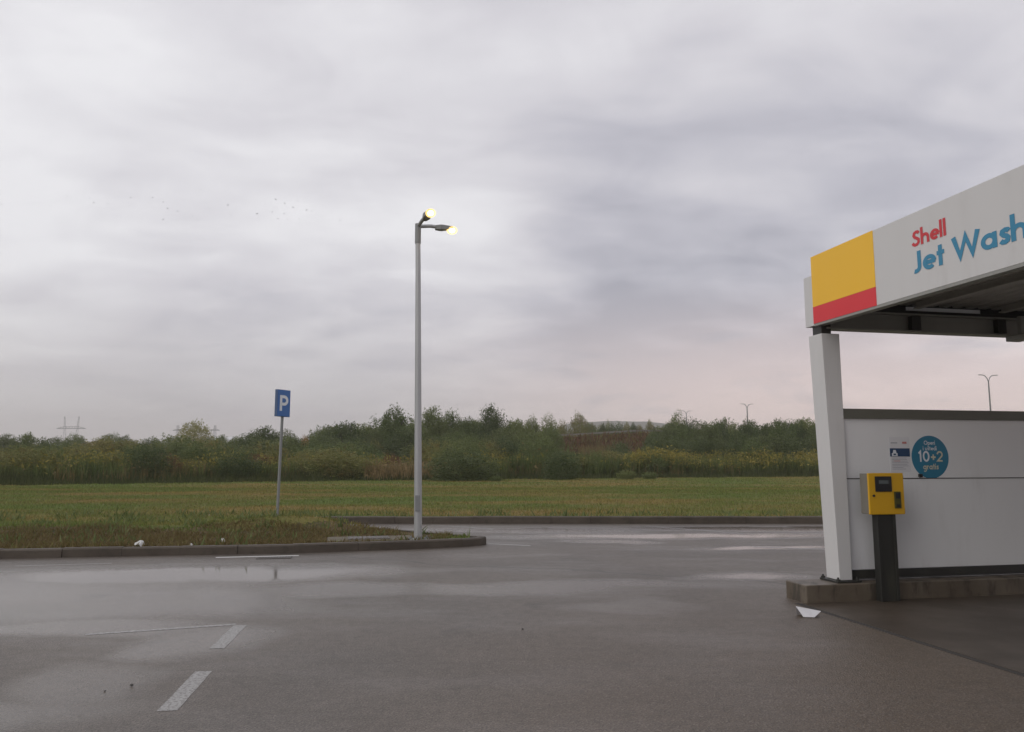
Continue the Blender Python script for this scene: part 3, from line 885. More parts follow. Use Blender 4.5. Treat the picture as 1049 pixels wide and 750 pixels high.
def blob_points(n, c, rad, lump, gap, base_cut=None):
    """points filling an uneven crown: denser towards its skin, with hollows that let the sky through"""
    off = rng.uniform(0, 50, 3); out = []
    while len(out) < n:
        d = rng.normal(size=3); d /= np.linalg.norm(d)
        v = Vector((d[0] + off[0], d[1] + off[1], d[2] + off[2]))
        env = 1 + lump * (0.9 * mnoise.noise(v * 1.6) + 0.55 * mnoise.noise(v * 3.7) + 0.3 * mnoise.noise(v * 8.0))
        r_ = env * (0.35 + 0.65 * rng.random() ** 0.6) + rng.normal() * .015
        q = (d[0] * r_ * rad[0] + c[0], d[1] * r_ * rad[1] + c[1], d[2] * r_ * rad[2] + c[2])
        if q[2] < 0.01: continue
        if mnoise.noise(Vector((q[0] * 7 + off[1], q[1] * 7, q[2] * 7 + off[0]))) < gap: continue
        out.append(q)
    return np.array(out)


def crown_mesh(kind, n):
    """foliage mesh for a plant of height 1 and width 1"""
    if kind == 'bush':
        C = blob_points(n, (0, 0, .30), (.50, .50, .70), .30, -.32); up, size = 0.5, .0165
    elif kind == 'sprout':                      # willow-like, upright shoots under a loose dome
        k = 64; a = rng.uniform(0, 2 * PI, k); rr = .5 * np.sqrt(rng.random(k))
        tz = np.sqrt(np.clip(1 - (rr / .56) ** 2, .05, 1)) * rng.uniform(.78, 1.0, k)
        s_ = rng.integers(0, k, n); u = rng.random(n) ** .75
        lat = rr[s_] * (.55 + .45 * u)
        C = np.stack([lat * np.cos(a[s_]), lat * np.sin(a[s_]), tz[s_] * u], 1) + rng.normal(size=(n, 3)) * (.050 * (1.05 - .72 * u))[:, None]
        up, size = 1.8, .016
    elif kind == 'round':
        C = np.concatenate([blob_points(int(n * .86), (0, 0, .56), (.47, .47, .43), .22, -.26), blob_points(n - int(n * .86), (0, 0, .18), (.36, .36, .2), .3, -.3)])
        up, size = 0.6, .0150
    elif kind == 'tall':                        # loose tree, uneven dome with hollows
        C = np.concatenate([blob_points(int(n * .62), (0, 0, .52), (.46, .46, .45), .42, -.13), blob_points(int(n * .2), (rng.uniform(-.1, .1), 0, .74), (.24, .24, .26), .4, -.15),
                            blob_points(n - int(n * .62) - int(n * .2), (0, 0, .22), (.40, .40, .24), .3, -.25)])
        up, size = 0.6, .0140
    elif kind == 'poplar':
        C = blob_points(n, (0, 0, .5), (.38, .38, .5), .34, -.2); up, size = 1.1, .0160
    C[:, 2] = np.abs(C[:, 2] - .01) + .01
    V, F = quads(C, size, up)
    V[:, 2] /= np.percentile(V[:, 2], 99.9)
    return V, F


def trunk_mb(kind):
    mb = MB(); r = random.Random(len(kind))
    mb.tube([(0, 0, -.01), (.01, 0, .2), (-.01, .01, .5), (.01, 0, .8)], [.026, .02, .013, .004], 7)
    for i in range(6):
        a = r.uniform(0, 2 * PI); z = r.uniform(.2, .55); l = r.uniform(.15, .3)
        mb.tube([(0, 0, z), (l * .5 * math.cos(a), l * .5 * math.sin(a), z + l * .45), (l * math.cos(a), l * math.sin(a), z + l * 1.1)], [.011, .007, .002], 5)
    return mb


PROTO = {}
for kind, n_, var in (('bush', 9000, 4), ('sprout', 9500, 5), ('round', 9000, 4), ('tall', 11000, 6), ('poplar', 7000, 3)):
    for v in range(var):
        V, F = crown_mesh(kind, n_)
        PROTO[kind, v] = soup(None, V, F, None)
TR = {k: None for k in ('round', 'tall', 'poplar')}
TR['sprout'] = None
for k in TR:
    mb = trunk_mb(k); me = bpy.data.meshes.new('trunk_' + k); me.from_pydata(mb.v, [], mb.f); me.materials.append(M['bark']); TR[k] = me
MESHMAT = {}


def crown_with(kind, v, mat):
    """crown mesh of this kind wearing this leaf material (shared by all copies)"""
    if (kind, v, mat) not in MESHMAT:
        me = PROTO[kind, v].copy(); me.materials.clear(); me.materials.append(L[mat]); MESHMAT[kind, v, mat] = me
    return MESHMAT[kind, v, mat]


vcount = [0]


def plant(px, ytop, wpx, Y, kind, mat, label, group=None, z0=0.08, X=None):
    vcount[0] += 1
    X = gx(px, Y) if X is None else X
    H_ = hz(ytop, Y) - z0; W_ = wpx / F_PX * Y
    nv = max(v for (k, v) in PROTO if k == kind) + 1
    me = crown_with(kind, vcount[0] % nv, mat)
    rz = random.Random(vcount[0]).uniform(0, 6.28)
    if kind in ('bush', 'sprout') and ('shrub' in label or 'bush' in label):
        o = bpy.data.objects.new('shrub', me); col.objects.link(o)
        o.location = (X, Y, z0); o.scale = (W_ * 1.08, W_ * 1.08, H_); o.rotation_euler = (0, 0, rz)
        return tag(o, label, 'shrub', group)
    o = empty('tree', (X, Y, z0), rz, label, 'tree', group)
    c = bpy.data.objects.new('crown', me); col.objects.link(c); c.parent = o; c.scale = (W_ * 1.1, W_ * 1.1, H_)
    k = bpy.data.objects.new('trunk', TR[kind]); col.objects.link(k); k.parent = o; k.scale = (W_ * 1.1, W_ * 1.1, H_)
    return o


def edge_Y(px):                       # where the mown field ends
    return 46 + 26 * max(-.2, min(1.25, px / 830))


# single trees and bushes one can point to
plant(200, 431, 38, 95, 'round', 'pale', 'pale yellow-green rounded tree alone on the skyline above the left shrubs')
plant(404, 416, 50, 105, 'tall', 'mid', 'tall loose tree with sky gaps just left of the lamp post')
plant(443, 417, 40, 108, 'tall', 'mid', 'tall loose tree directly behind the lamp post')
plant(504, 415, 36, 104, 'tall', 'dark', 'tallest dark tree right of the lamp post')
plant(593, 423, 22, 165, 'round', 'olive', 'small round tree standing on the skyline above the brown bank')
plant(355, 432, 54, 100, 'tall', 'dark', 'broad dark tree between the parking sign and the lamp post')
plant(474, 457, 68, 58, 'bush', 'dark', 'large dark round bush at the field edge right of the lamp post')
plant(574, 462, 38, 61, 'bush', 'dark', 'dark bush at the field edge below the left end of the brown bank')
plant(32, 456, 62, 54, 'bush', 'olive', 'large olive rounded bush at the field edge near the left end of the belt')
plant(345, 459, 66, 61, 'bush', 'olive', 'broad olive rounded bush between the parking sign and the lamp post at the field edge')
plant(245, 461, 48, 58, 'bush', 'dark', 'dark low rounded bush just left of the parking sign post at the field edge')
plant(153, 455, 44, 56, 'bush', 'dark', 'dark rounded bush in the middle of the left shrub belt')
plant(771, 449, 32, 78, 'bush', 'mid', 'single lighter green bush rising out of the yellow goldenrod')
plant(313, 446, 14, 92, 'poplar', 'gold', 'small orange-yellow tree just right of the parking sign post')
plant(693, 421, 26, 108, 'poplar', 'mid', 'pointed tree at the right end of the brown bank')
plant(273, 437, 40, 96, 'tall', 'dark', 'dark tree top just left of the parking sign on the skyline')

r = random.Random(21)
# tree line in stretches
LG = 'trees of the line between the lamp post and the brown bank'
for (px, yt, w, Y, k, mt_) in ((462, 421, 30, 112, 'tall', 'mid'), (482, 428, 36, 110, 'tall', 'mid'), (528, 430, 34, 112, 'poplar', 'mid'), (545, 427, 30, 116, 'tall', 'mid'),
                               (562, 424, 26, 112, 'poplar', 'mid'), (565, 437, 26, 102, 'round', 'mid'), (515, 438, 44, 96, 'round', 'dark'), (545, 440, 46, 94, 'round', 'mid'), (425, 432, 36, 100, 'round', 'mid'),
                               (470, 441, 46, 92, 'round', 'mid'), (576, 430, 18, 165, 'poplar', 'olive')):
    plant(px, yt, w, Y, k, mt_, 'green tree in the line between the lamp post and the brown bank', LG)
LG = 'dark trees of the right tree line'
for i in range(27):
    px = 676 + i * 6.8 + r.uniform(-4, 4)
    if px > 850: px = 850
    Y = r.uniform(92, 118)
    top = 433 + r.uniform(-6, 4) + (6 if px < 690 else 0) + (-3 if 800 < px < 822 else 0)
    plant(px, top, r.uniform(24, 40), Y, r.choice(['tall', 'round', 'tall', 'poplar']), r.choice(['dark', 'dark', 'mid']), 'dark green tree in the dense tree line between the brown bank and the wash column', LG)
for i in range(10):
    plant(672 + i * 18 + r.uniform(-6, 6), 446 + r.uniform(-4, 4), r.uniform(30, 44), 86 + r.uniform(-3, 3), 'bush', 'dark', 'dark shrub at the foot of the right tree line', 'dark shrubs below the right tree line')
LG = 'small far trees on the skyline over the brown bank'
for i in range(14):
    plant(600 + i * 7 + r.uniform(-2, 2), 432 + r.uniform(-2, 4), r.uniform(9, 18), 165 + r.uniform(-8, 8), r.choice(['round', 'poplar', 'tall']), r.choice(['mid', 'dark', 'olive']), 'small far tree on the skyline over the brown bank', LG)
LG = 'far trees on the left skyline'
for i in range(22):
    plant(-20 + i * 13.5 + r.uniform(-5, 5), 449 + r.uniform(-5, 4), r.uniform(14, 30), 150 + r.uniform(-25, 30), r.choice(['round', 'tall', 'round']), r.choice(['mid', 'dark']), 'small far tree on the skyline left of the parking sign', LG)
LG = 'trees left of the lamp post'
for (px, yt, w, Y, k, mt_) in ((247, 447, 34, 100, 'tall', 'mid'), (262, 442, 36, 98, 'round', 'dark'), (292, 440, 34, 96, 'round', 'dark'), (300, 446, 30, 92, 'round', 'dark'), (332, 442, 30, 104, 'tall', 'mid'),
                               (343, 436, 30, 106, 'poplar', 'dark'), (375, 434, 28, 104, 'round', 'mid'), (385, 440, 26, 100, 'tall', 'dark'), (415, 436, 40, 96, 'round', 'dark'), (318, 450, 26, 100, 'tall', 'mid')):
    plant(px, yt, w, Y, k, mt_, 'green tree in the clump on either side of the parking sign', LG)
LG = 'trees standing behind the line beside the lamp post'
for i in range(30):
    px = 322 + i * 7.8 + r.uniform(-4, 4)
    plant(px, 434 + r.uniform(-4, 5) + (5 if px < 380 else 0), r.uniform(32, 48), r.uniform(118, 132), r.choice(['tall', 'tall', 'sprout']), r.choice(['mid', 'dark', 'mid', 'olive']), 'hazier green tree behind the front trees on either side of the lamp post', LG)
LG = 'hedge of far shrubs behind the guard rail'
for i in range(14):
    plant(568 + i * 9.5 + r.uniform(-2, 2), 438 + r.uniform(-2, 2), r.uniform(18, 28), 172 + r.uniform(-3, 6), 'bush', r.choice(['mid', 'olive', 'dark']), 'far green shrub right behind the guard rail on the brown bank', LG)
LG = 'undergrowth bushes below the lamp post trees'
for i in range(16):
    px = 330 + i * 14 + r.uniform(-5, 5)
    plant(px, 450 + r.uniform(-4, 5), r.uniform(34, 52), r.uniform(90, 100), 'bush', r.choice(['mid', 'dark', 'olive']), 'green undergrowth bush below the trees on either side of the lamp post', LG)
# shrub belt
LG = 'willowy shrubs of the left belt'
for i in range(44):
    px = -25 + i * 9.2 + r.uniform(-6, 6); Y = r.uniform(56, 86) + px * 0.03
    plant(px, 461 - (Y - 56) * 0.40 + r.uniform(-6, 5) + (3 if px > 240 else 0), r.uniform(34, 62), Y, r.choice(['sprout', 'sprout', 'bush']), r.choice(['olive', 'olive', 'mid', 'mid', 'dark']),
          'olive willowy shrub in the tangled belt behind the left half of the field', LG)
LG = 'brownish low shrubs of the left belt'
for i in range(26):
    px = -20 + i * 17 + r.uniform(-8, 8); Y = edge_Y(px) + r.uniform(6, 14)
    plant(px, 469 + r.uniform(-6, 3), r.uniform(24, 44), Y, r.choice(['bush', 'sprout']), r.choice(['olive', 'olive', 'red', 'mid', 'olive']), 'low olive-brown shrub among the weeds behind the left half of the field', LG)
LG = 'shrubs in front of the brown bank'
for i in range(24):
    px = 440 + i * 10 + r.uniform(-6, 6); Y = r.uniform(68, 88)
    yt = (452 if px < 555 else 462) + r.uniform(-5, 6)
    plant(px, yt, r.uniform(26, 44), Y, r.choice(['sprout', 'bush']), r.choice(['mid', 'dark', 'olive']), 'green shrub between the field and the brown bank or tree line', LG)
plant(634, 452, 30, 100, 'bush', 'dark', 'dark shrub standing against the middle of the brown bank')
plant(672, 442, 26, 112, 'round', 'dark', 'dark tree overlapping the right end of the brown bank')

# brown bank carrying a road, with guard rail
cr = [(-120, 175, 3.8), (-46, 152, 4.2), (0, 140, 5.2), (22, 136, 6.4), (48, 150, 6.8), (120, 190, 6.8)]
V, F = [], []
cs = []
for (a, b_) in zip(cr, cr[1:]):
    k = 14
    cs += [Vector(a) + (Vector(b_) - Vector(a)) * i / k for i in range(k)]
cs.append(Vector(cr[-1]))
for p_ in cs:
    q = 1 + .12 * mnoise.noise(p_ * .15)
    V += [(p_.x + 1.2, p_.y - p_.z * 2.3 * q, 0.0), (p_.x + .4, p_.y - p_.z * 1.1, p_.z * .55), (p_.x, p_.y - .8, p_.z), (p_.x, p_.y + 9, p_.z), (p_.x, p_.y + 24, 0)]
for i in range(len(cs) - 1):
    for j in range(4): F.append((5 * i + j, 5 * i + j + 5, 5 * i + j + 6, 5 * i + j + 1))
me = bpy.data.meshes.new('embankment'); me.from_pydata(V, [], F)
tag(link_mesh('embankment', me, M['bank']), kind='structure')
V, F = [], []
for p_ in cs: V += [(p_.x, p_.y - .3, p_.z + .05), (p_.x, p_.y + 8, p_.z + .05)]
F = [(2 * i, 2 * i + 2, 2 * i + 3, 2 * i + 1) for i in range(len(cs) - 1)]
me = bpy.data.meshes.new('road'); me.from_pydata(V, [], F); tag(link_mesh('road', me, M['kerb']), kind='structure')
gr = MB()
for (p0, p1) in zip(cs, cs[1:]):
    gr.hexa([p0 + Vector((0, -.4, .28)), p1 + Vector((0, -.4, .28)), p1 + Vector((0, -.32, .28)), p0 + Vector((0, -.32, .28))],
            [p0 + Vector((0, -.4, .58)), p1 + Vector((0, -.4, .58)), p1 + Vector((0, -.32, .58)), p0 + Vector((0, -.32, .58))])
    gr.box(p0.x - .06, p0.x + .06, p0.y - .32, p0.y - .2, p0.z - .02, p0.z + .56)
tag(gr.build('guard_rail', M['rail']), 'long low grey guard rail along the top of the brown bank', 'guard rail')

# ground cover: grasses and weeds


def blades(P, h, w, lean=0.25, mat_idx=None):
    n = len(P)
    a = rng.uniform(0, 2 * PI, n)
    dx = np.stack([np.cos(a), np.sin(a), np.zeros(n)], 1) * (w[:, None] / 2)
    ln = rng.normal(size=(n, 3)) * lean; ln[:, 2] = 1
    tip_ = P + ln * h[:, None]
    V = np.stack([P - dx, P + dx, tip_], 1).reshape(-1, 3)
    return V, np.arange(3 * n).reshape(-1, 3)


def fieldpts(n, x0, x1, y0, y1, bias=1.0):
    x = rng.uniform(x0, x1, n); y = y0 + (y1 - y0) * rng.random(n) ** bias
    return x, y


def in_grass(x, y):
    nk = np.interp(x, [q[0] for q in near_kerb], [q[1] for q in near_kerb]) + .17
    bk = np.interp(x, [-5.35, -2.6, -.95, -.6], [19.45, 16.9, 15.55, 15.2]) - .17
    left = (x < -5.6) & (y > nk)
    isl_ = (x >= -5.6) & (x < -.75) & (y > nk) & (y < bk)
    far = (x >= -5.6) & (y > 20.25)
    onslab = (np.abs((x + 2.72) * .97 + (y - 15.05) * .24) < .85) & (np.abs(-(x + 2.72) * .24 + (y - 15.05) * .97) < .48)
    return (left | isl_ | far) & ~onslab


def turf_blades(name, n, hmin, hmax, wmin, wmax, mat, y0, y1, bias, pred=None, label=None, lean=.35):
    x, y = fieldpts(n, -.75 * y1, .5 * y1, y0, y1, bias)
    vis = np.abs(x) < y * .72 + 1
    ok = in_grass(x, y) & vis & (y < 47.5 + 26 * np.clip((x / y * F_PX + 524.5) / 830, -.2, 1.25))
    if pred is not None: ok &= pred(x, y)
    x, y = x[ok], y[ok]
    z = np.array([turf_h(a, b_) for a, b_ in zip(x, y)]) - .01
    V, F = blades(np.stack([x, y, z], 1), rng.uniform(hmin, hmax, len(x)), rng.uniform(wmin, wmax, len(x)), lean)
    o = soup(name, V, F, mat)
    return tag(o, label, 'grass', kind='stuff')


nzl = lambda x, y, s, k: np.array([mnoise.noise(Vector((a * s, b_ * s * 1.6, k))) for a, b_ in zip(x, y)])
turf_blades('grass', 420000, .03, .10, .012, .028, L['grass'], 12, 44, 1.7, lambda x, y: np.where((x < -1.5) & (y < 16.1 + .161 * (x + 8.41) + nzl(x, y, .6, 7)), rng.random(len(x)) < .25, True), 'short green grass of the verge and field')
turf_blades('field_grass', 160000, .04, .11, .03, .06, L['grass'], 36, 78, 1.0, None, 'short grass of the far half of the field')
turf_blades('dry_grass', 60000, .03, .10, .012, .03, L['straw'], 12, 46, 1.6, lambda x, y: nzl(x, y, .22, 5) > .0, 'short dry straw-coloured grass patches in the field')
turf_blades('dead_stalks', 60000, .04, .14, .015, .035, L['redstem'], 12, 17.5, 1.0, lambda x, y: (x < -1.2) & (y < 16.5 + .161 * (x + 8.41) + nzl(x, y, .6, 7)) & (nzl(x, y, .8, 13) > -.25), 'brown dead stalks on the bare strip behind the near kerb', .7)
turf_blades('weeds', 16000, .07, .24, .03, .07, L['mid'], 12, 22.5, 1.0, lambda x, y: (nzl(x, y, .9, 9) > .16) | ((y > 20.2) & (y < 20.6) & (x > -5)), 'leafy green weeds behind the kerbs', .5)
turf_blades('white_weeds', 420, .03, .07, .03, .06, L['flower'], 18.6, 22, 1.0, lambda x, y: (x < -5.0) & (x > -10) & (nzl(x, y, 1.5, 4) > .15), 'small white weeds in the grass left of the parking sign', .5)


def belt(n, x0, x1, d0, d1, bias=1.0):
    px = rng.uniform(x0, x1, n)
    Y0 = 46 + 26 * np.clip(px / 830, -.2, 1.25)
    d = d0 + (d1 - d0) * rng.random(n) ** bias
    rag = np.array([1.6 * mnoise.noise(Vector((q * .035, 0, 3))) + 1.2 * mnoise.noise(Vector((q * .15, 0, 8))) for q in px])
    Y = Y0 + d + rag
    return (px - 524.5) / F_PX * Y, Y, px, d


def belt_stuff(name, n, x0, x1, d0, d1, hmin, hmax, w, mats, label, tips=0.0, clump=0.6, seed=0, flowers=1):
    X, Y, px, d = belt(n, x0, x1, d0, d1)
    nz = nzl(X, Y, .18, seed)
    ok = nz > -clump; X, Y, nz, d = X[ok], Y[ok], nz[ok], d[ok]
    h = rng.uniform(hmin, hmax, len(X)) * (1 + nz * .7) * np.clip((d + .8) / 4.5, .3, 1)
    P = np.stack([X, Y, np.full(len(X), .08)], 1)
    V, F = blades(P, h, rng.uniform(w * .6, w * 1.4, len(X)), .12)
    mi = np.zeros(len(F), dtype=int)
    if tips:
        k = rng.random(len(X)) < tips * (0.5 + np.clip(nz + .3, 0, 1))
        tp = V.reshape(-1, 3, 3)[k, 2]
        tp = np.repeat(tp, flowers, axis=0) + rng.normal(size=(k.sum() * flowers, 3)) * np.array([.10, .10, .22]) - np.array([0, 0, .08])
        a = rng.normal(size=tp.shape) * .075; b_ = rng.normal(size=tp.shape) * .075
        V2 = np.stack([tp - a, tp + b_, tp + a], 1).reshape(-1, 3)
        F2 = np.arange(len(V2)).reshape(-1, 3) + len(V)
        V = np.concatenate([V, V2]); F = np.concatenate([F, F2]); mi = np.concatenate([mi, np.ones(len(F2), dtype=int)])
    o = soup(name, V, F, mats, mi)
    return tag(o, label, 'weeds', kind='stuff')


belt_stuff('tall_grass', 30000, -40, 900, 0, 7, .5, 1.0, .08, [L['dark_reed'], L['straw']], 'dark tall grass along the far edge of the field', .0, .8, 1)
belt_stuff('tall_weeds', 14000, -40, 560, 4, 14, .7, 1.35, .09, [L['reed'], L['straw']], 'tall green weeds behind the left half of the field', .02, .8, 2)
belt_stuff('tall_weeds', 22000, 520, 900, 4, 20, 1.0, 2.1, .10, [L['reed'], L['straw']], 'tall green weeds behind the right half of the field', .06, .8, 2)
belt_stuff('goldenrod', 13000, 640, 900, 4, 19, 1.0, 2.0, .10, [L['reed'], L['yellow']], 'yellow flowering goldenrod behind the right half of the field', .75, .5, 3, 3)
belt_stuff('goldenrod', 12000, -40, 680, 4, 18, .9, 1.75, .10, [L['reed'], L['yellow']], 'sparse yellow goldenrod among the weeds behind the left and middle of the field', .45, .15, 4, 2)
belt_stuff('brown_weeds', 6000, 60, 760, 2, 15, .7, 1.5, .09, [L['redstem'], L['straw']], 'reddish brown dried weeds behind the field', .2, .05, 6)
belt_stuff('pale_reeds', 2600, 375, 470, 1, 9, .7, 1.4, .09, [L['straw'], L['straw']], 'pale straw-coloured reeds at the field edge beside the lamp post', .3, .12, 8)
# weeds over the brown bank
X = rng.uniform(-60, 60, 16000); k = rng.random(16000)
Yc = np.interp(X, [q[0] for q in cr], [q[1] for q in cr]); Zc = np.interp(X, [q[0] for q in cr], [q[2] for q in cr])
P = np.stack([X, Yc - 1 - k * Zc * 2.1, np.clip(Zc * (1 - k) - .1, 0, 99)], 1)
V, F = blades(P, rng.uniform(.5, 1.3, len(X)), rng.uniform(.12, .3, len(X)), .3)
tag(soup('bank_weeds', V, F, [L['red'], L['straw'], L['olive']], rng.choice(3, len(F), p=[.72, .1, .18])), 'rust brown dry weeds covering the bank', 'weeds', kind='stuff')
P = np.stack([gx(1, 1) * 0 + (rng.uniform(595, 632, 900) - 524.5) / F_PX * 118, np.full(900, 118) + rng.normal(size=900) * 1.5, np.full(900, .2)], 1)
V, F = blades(P, rng.uniform(2.0, 4.2, 900), rng.uniform(.15, .3, 900), .1)
tag(soup('pale_reeds', V, F, [L['straw']]), 'pale dry reeds standing against the left part of the brown bank', 'weeds', kind='stuff')

# single weed tufts at the field edge
for (px, py, w) in ((508, 491, .9), (640, 487, 1.6), (664, 487, 1.3)):
    Y = edge_Y(px) - (4 if px > 600 else 6); me = crown_with('sprout', 1, 'mid')
    o = bpy.data.objects.new('weed_tuft', me); col.objects.link(o); o.location = (gx(px, Y), Y, .1); o.scale = (w * 1.1, w * 1.1, w * .5)
    tag(o, {508: 'small green weed tuft alone on the field edge right of the lamp post', 640: 'broad green weed tuft in front of the brown bank at the field edge', 664: 'narrower green weed tuft right of the broad one at the field edge'}[px], 'plant')

# ------------------------------------------------------------------ far lamps, pylons, warehouse


def twin_lamp(px, ytop, Y, z0, label, s=1.0):
    o = empty('street_lamp', (gx(px, Y), Y, z0), math.radians(12), label, 'street lamp', 'twin-arm lamps along the far road')
    H_ = hz(ytop, Y) - z0
    q = MB(); q.tube([(0, 0, 0), (0, 0, H_ - .9)], [.13 * s, .075 * s], 8); q.build('pole', M['galv_dull'], o)
    for sg_ in (-1, 1):
        a = MB(); a.tube([(0, 0, H_ - 1.0), (sg_ * .22, 0, H_ - .45), (sg_ * .6, 0, H_ - .12), (sg_ * 1.0, 0, H_ - .06)], .05 * s, 6)
        a.build('arm', M['galv_dull'], o)
        hd = MB(); hd.hexa([(sg_ * .85, -.1, H_ - .12), (sg_ * 1.5, -.14, H_ - .10), (sg_ * 1.5, .14, H_ - .10), (sg_ * .85, .1, H_ - .12)],
                           [(sg_ * .85, -.08, H_ - .02), (sg_ * 1.45, -.1, H_), (sg_ * 1.45, .1, H_), (sg_ * .85, .08, H_ - .02)])
        hd.build('lamp_head', M['steel_grey'], o)


twin_lamp(1015, 384, 105, .1, 'unlit twin-arm street lamp seen above the white wash wall', 1.1)
twin_lamp(765.5, 414, 172, 6.5, 'unlit twin-arm street lamp above the right tree line near the wash column', 1.4)
twin_lamp(703, 421, 205, 6.5, 'faint far twin-arm street lamp above the pointed tree', 1.3)


def pylon(px, ytop, Y, half, arm, label, arms):
    o = empty('power_pylon', (gx(px, Y), Y, 0), 0, label, 'pylon')
    H_ = hz(ytop, Y); q = MB(); th = .11
    legs = [(-half, 0), (half, 0)]
    for sx_ in (-1, 1):
        for d_ in (-1, 1):
            q.tube([(sx_ * half * .55 + d_ * 1.6, 0, 0), (sx_ * half + d_ * .25, 0, H_)], th, 4)
        for k in range(12):
            z0, z1 = H_ * k / 12, H_ * (k + 1) / 12
            f = lambda z, s: (sx_ * half * (.55 + .45 * z / H_) + s * (1.6 - 1.35 * z / H_), 0, z)
            q.tube([f(z0, 1 if k % 2 else -1), f(z1, -1 if k % 2 else 1)], th * .6, 4)
    q.build('tower', M['galv_dull'], o)
    for z in arms:
        c = MB(); c.tube([(-arm, 0, H_ * z), (arm, 0, H_ * z)], .2, 4); c.tube([(-arm, 0, H_ * z), (-half, 0, H_ * (z + .04)), (half, 0, H_ * (z + .04)), (arm, 0, H_ * z)], .12, 4)
        for k in range(8): c.tube([(-arm * .8 + k * arm * .2, 0, H_ * z), (-arm * .7 + k * arm * .2, 0, H_ * (z + .035))], .1, 4)
        c.build('crossarm', M['galv_dull'], o)


pylon(74, 427, 560, 5.2, 10.5, 'hazy two-legged lattice pylon on the far left horizon', (.74,))
pylon(183, 436, 620, .6, 4.0, 'thin far pylon just left of the pale rounded tree', (.86,))
pylon(221, 436, 640, .6, 4.0, 'thin far pylon just right of the pale rounded tree', (.86,))
wh = MB(); wh.box(-8, 8, -6, 6, 0, 14); wh.add([(-8.3, -6.3, 14), (8.3, -6.3, 14), (8.3, 6.3, 14), (-8.3, 6.3, 14), (-8.3, 0, 16.2), (8.3, 0, 16.2)], [(0, 1, 5, 4), (2, 3, 4, 5), (0, 4, 3), (1, 2, 5), (0, 3, 2, 1)])
whr = empty('warehouse', (gx(227, 480), 480, 0), 0, 'pale low building glimpsed far behind the shrubs right of the rounded tree', 'building')
wh.build('wall', M['warehouse'], whr)
hb = MB(); hb.box(-6, 6, -6.05, -6.01, 9, 11); hb.build('window', M['steel_dark'], whr)

# hills
V, F = [], []
NX, NY = 160, 14
for i in range(NX + 1):
    for j in range(NY + 1):
        x = -2100 + 4200 * i / NX; y = 1500 + 900 * j / NY
        k = math.sin(PI * j / NY) ** .8
        h = 36 + 52 * math.exp(-((x - 320) / 150) ** 2) + 40 * math.exp(-((x - 140) / 110) ** 2) + 25 * math.exp(-((x - 900) / 350) ** 2)
        h *= 1 + .22 * mnoise.noise(Vector((x * .004, y * .002, 2))) + .07 * mnoise.noise(Vector((x * .015, y * .01, 5)))
        V.append((x, y, h * k * 1.12 - 2))
for i in range(NX):
    for j in range(NY):
        k = i * (NY + 1) + j; F.append((k, k + NY + 1, k + NY + 2, k + 1))
me = bpy.data.meshes.new('hills'); me.from_pydata(V, [], F)
tag(link_mesh('hills', me, M['hill'], smooth=True), kind='structure')

# birds
spots = [(600, 70), (773, 72), (268, 97), (322, 112), (385, 120), (487, 108), (455, 95), (487, 160), (575, 150), (625, 127), (680, 117), (690, 147), (590, 160), (555, 173), (823, 100), (890, 105), (850, 112),
         (875, 124), (848, 143), (858, 160), (830, 158), (893, 158), (767, 143), (1015, 163), (915, 132), (813, 138), (150, 120), (280, 110), (500, 127), (530, 135), (5, 115), (200, 90), (930, 135), (390, 95)]
proto = None
cp, sp2 = math.cos(PITCH), math.sin(PITCH)
for i, (a, b_) in enumerate(spots):
    px, py = a / 2.914, 170 + b_ / 2.914
    u, w_ = (px - 524.5) / F_PX, (375 - py) / F_PX
    d = Vector((u, cp - w_ * sp2, sp2 + w_ * cp)); Y = 105 + r.uniform(0, 50)
    loc = Vector((0, 0, CAM_H)) + d * (Y / d.y)
    if proto is None:
        q = MB(); q.tube([(0, -.17, 0), (0, -.11, .01), (0, 0, .0), (0, .12, 0), (0, .22, 0)], [.008, .035, .045, .025, .02], 7)
        for sg_ in (-1, 1):
            q.add([(sg_ * .03, -.07, .01), (sg_ * .18, -.09, .09), (sg_ * .36, .02, .05), (sg_ * .18, .05, .08), (sg_ * .03, .06, .01),
                   (sg_ * .03, -.07, .0), (sg_ * .18, -.09, .08), (sg_ * .36, .02, .045), (sg_ * .18, .05, .07), (sg_ * .03, .06, .0)],
                  [(0, 1, 3, 4), (1, 2, 3), (5, 6, 8, 9), (6, 7, 8), (0, 1, 6, 5), (1, 2, 7, 6), (2, 3, 8, 7), (3, 4, 9, 8)])
        o = proto = q.build('bird', M['bird'])
    else:
        o = proto.copy(); col.objects.link(o)
    o.location = loc; o.rotation_euler = (r.uniform(-.3, .3), r.uniform(-.4, .4), r.uniform(0, 6.28))
    o.scale = (.58, .58, .58)
    tag(o, 'tiny dark bird flying in the loose flock over the left skyline', 'bird', 'flock of birds in the cloudy sky')

# ------------------------------------------------------------------ haze
hb = MB(); hb.box(-2400, 2400, -160, 2700, -1.1, 122)
t = NT('haze_air')
vol = t.n('ShaderNodeVolumePrincipled'); vol.inputs['Color'].default_value = (0.98, 0.94, 0.93, 1)
vol.inputs['Density'].default_value = 0.00042; vol.inputs['Anisotropy'].default_value = 0.2
t.l(vol.outputs[0], t.out.inputs['Volume'])
USE_HAZE = True
if USE_HAZE:
    tag(hb.build('haze', t.m), kind='stuff')

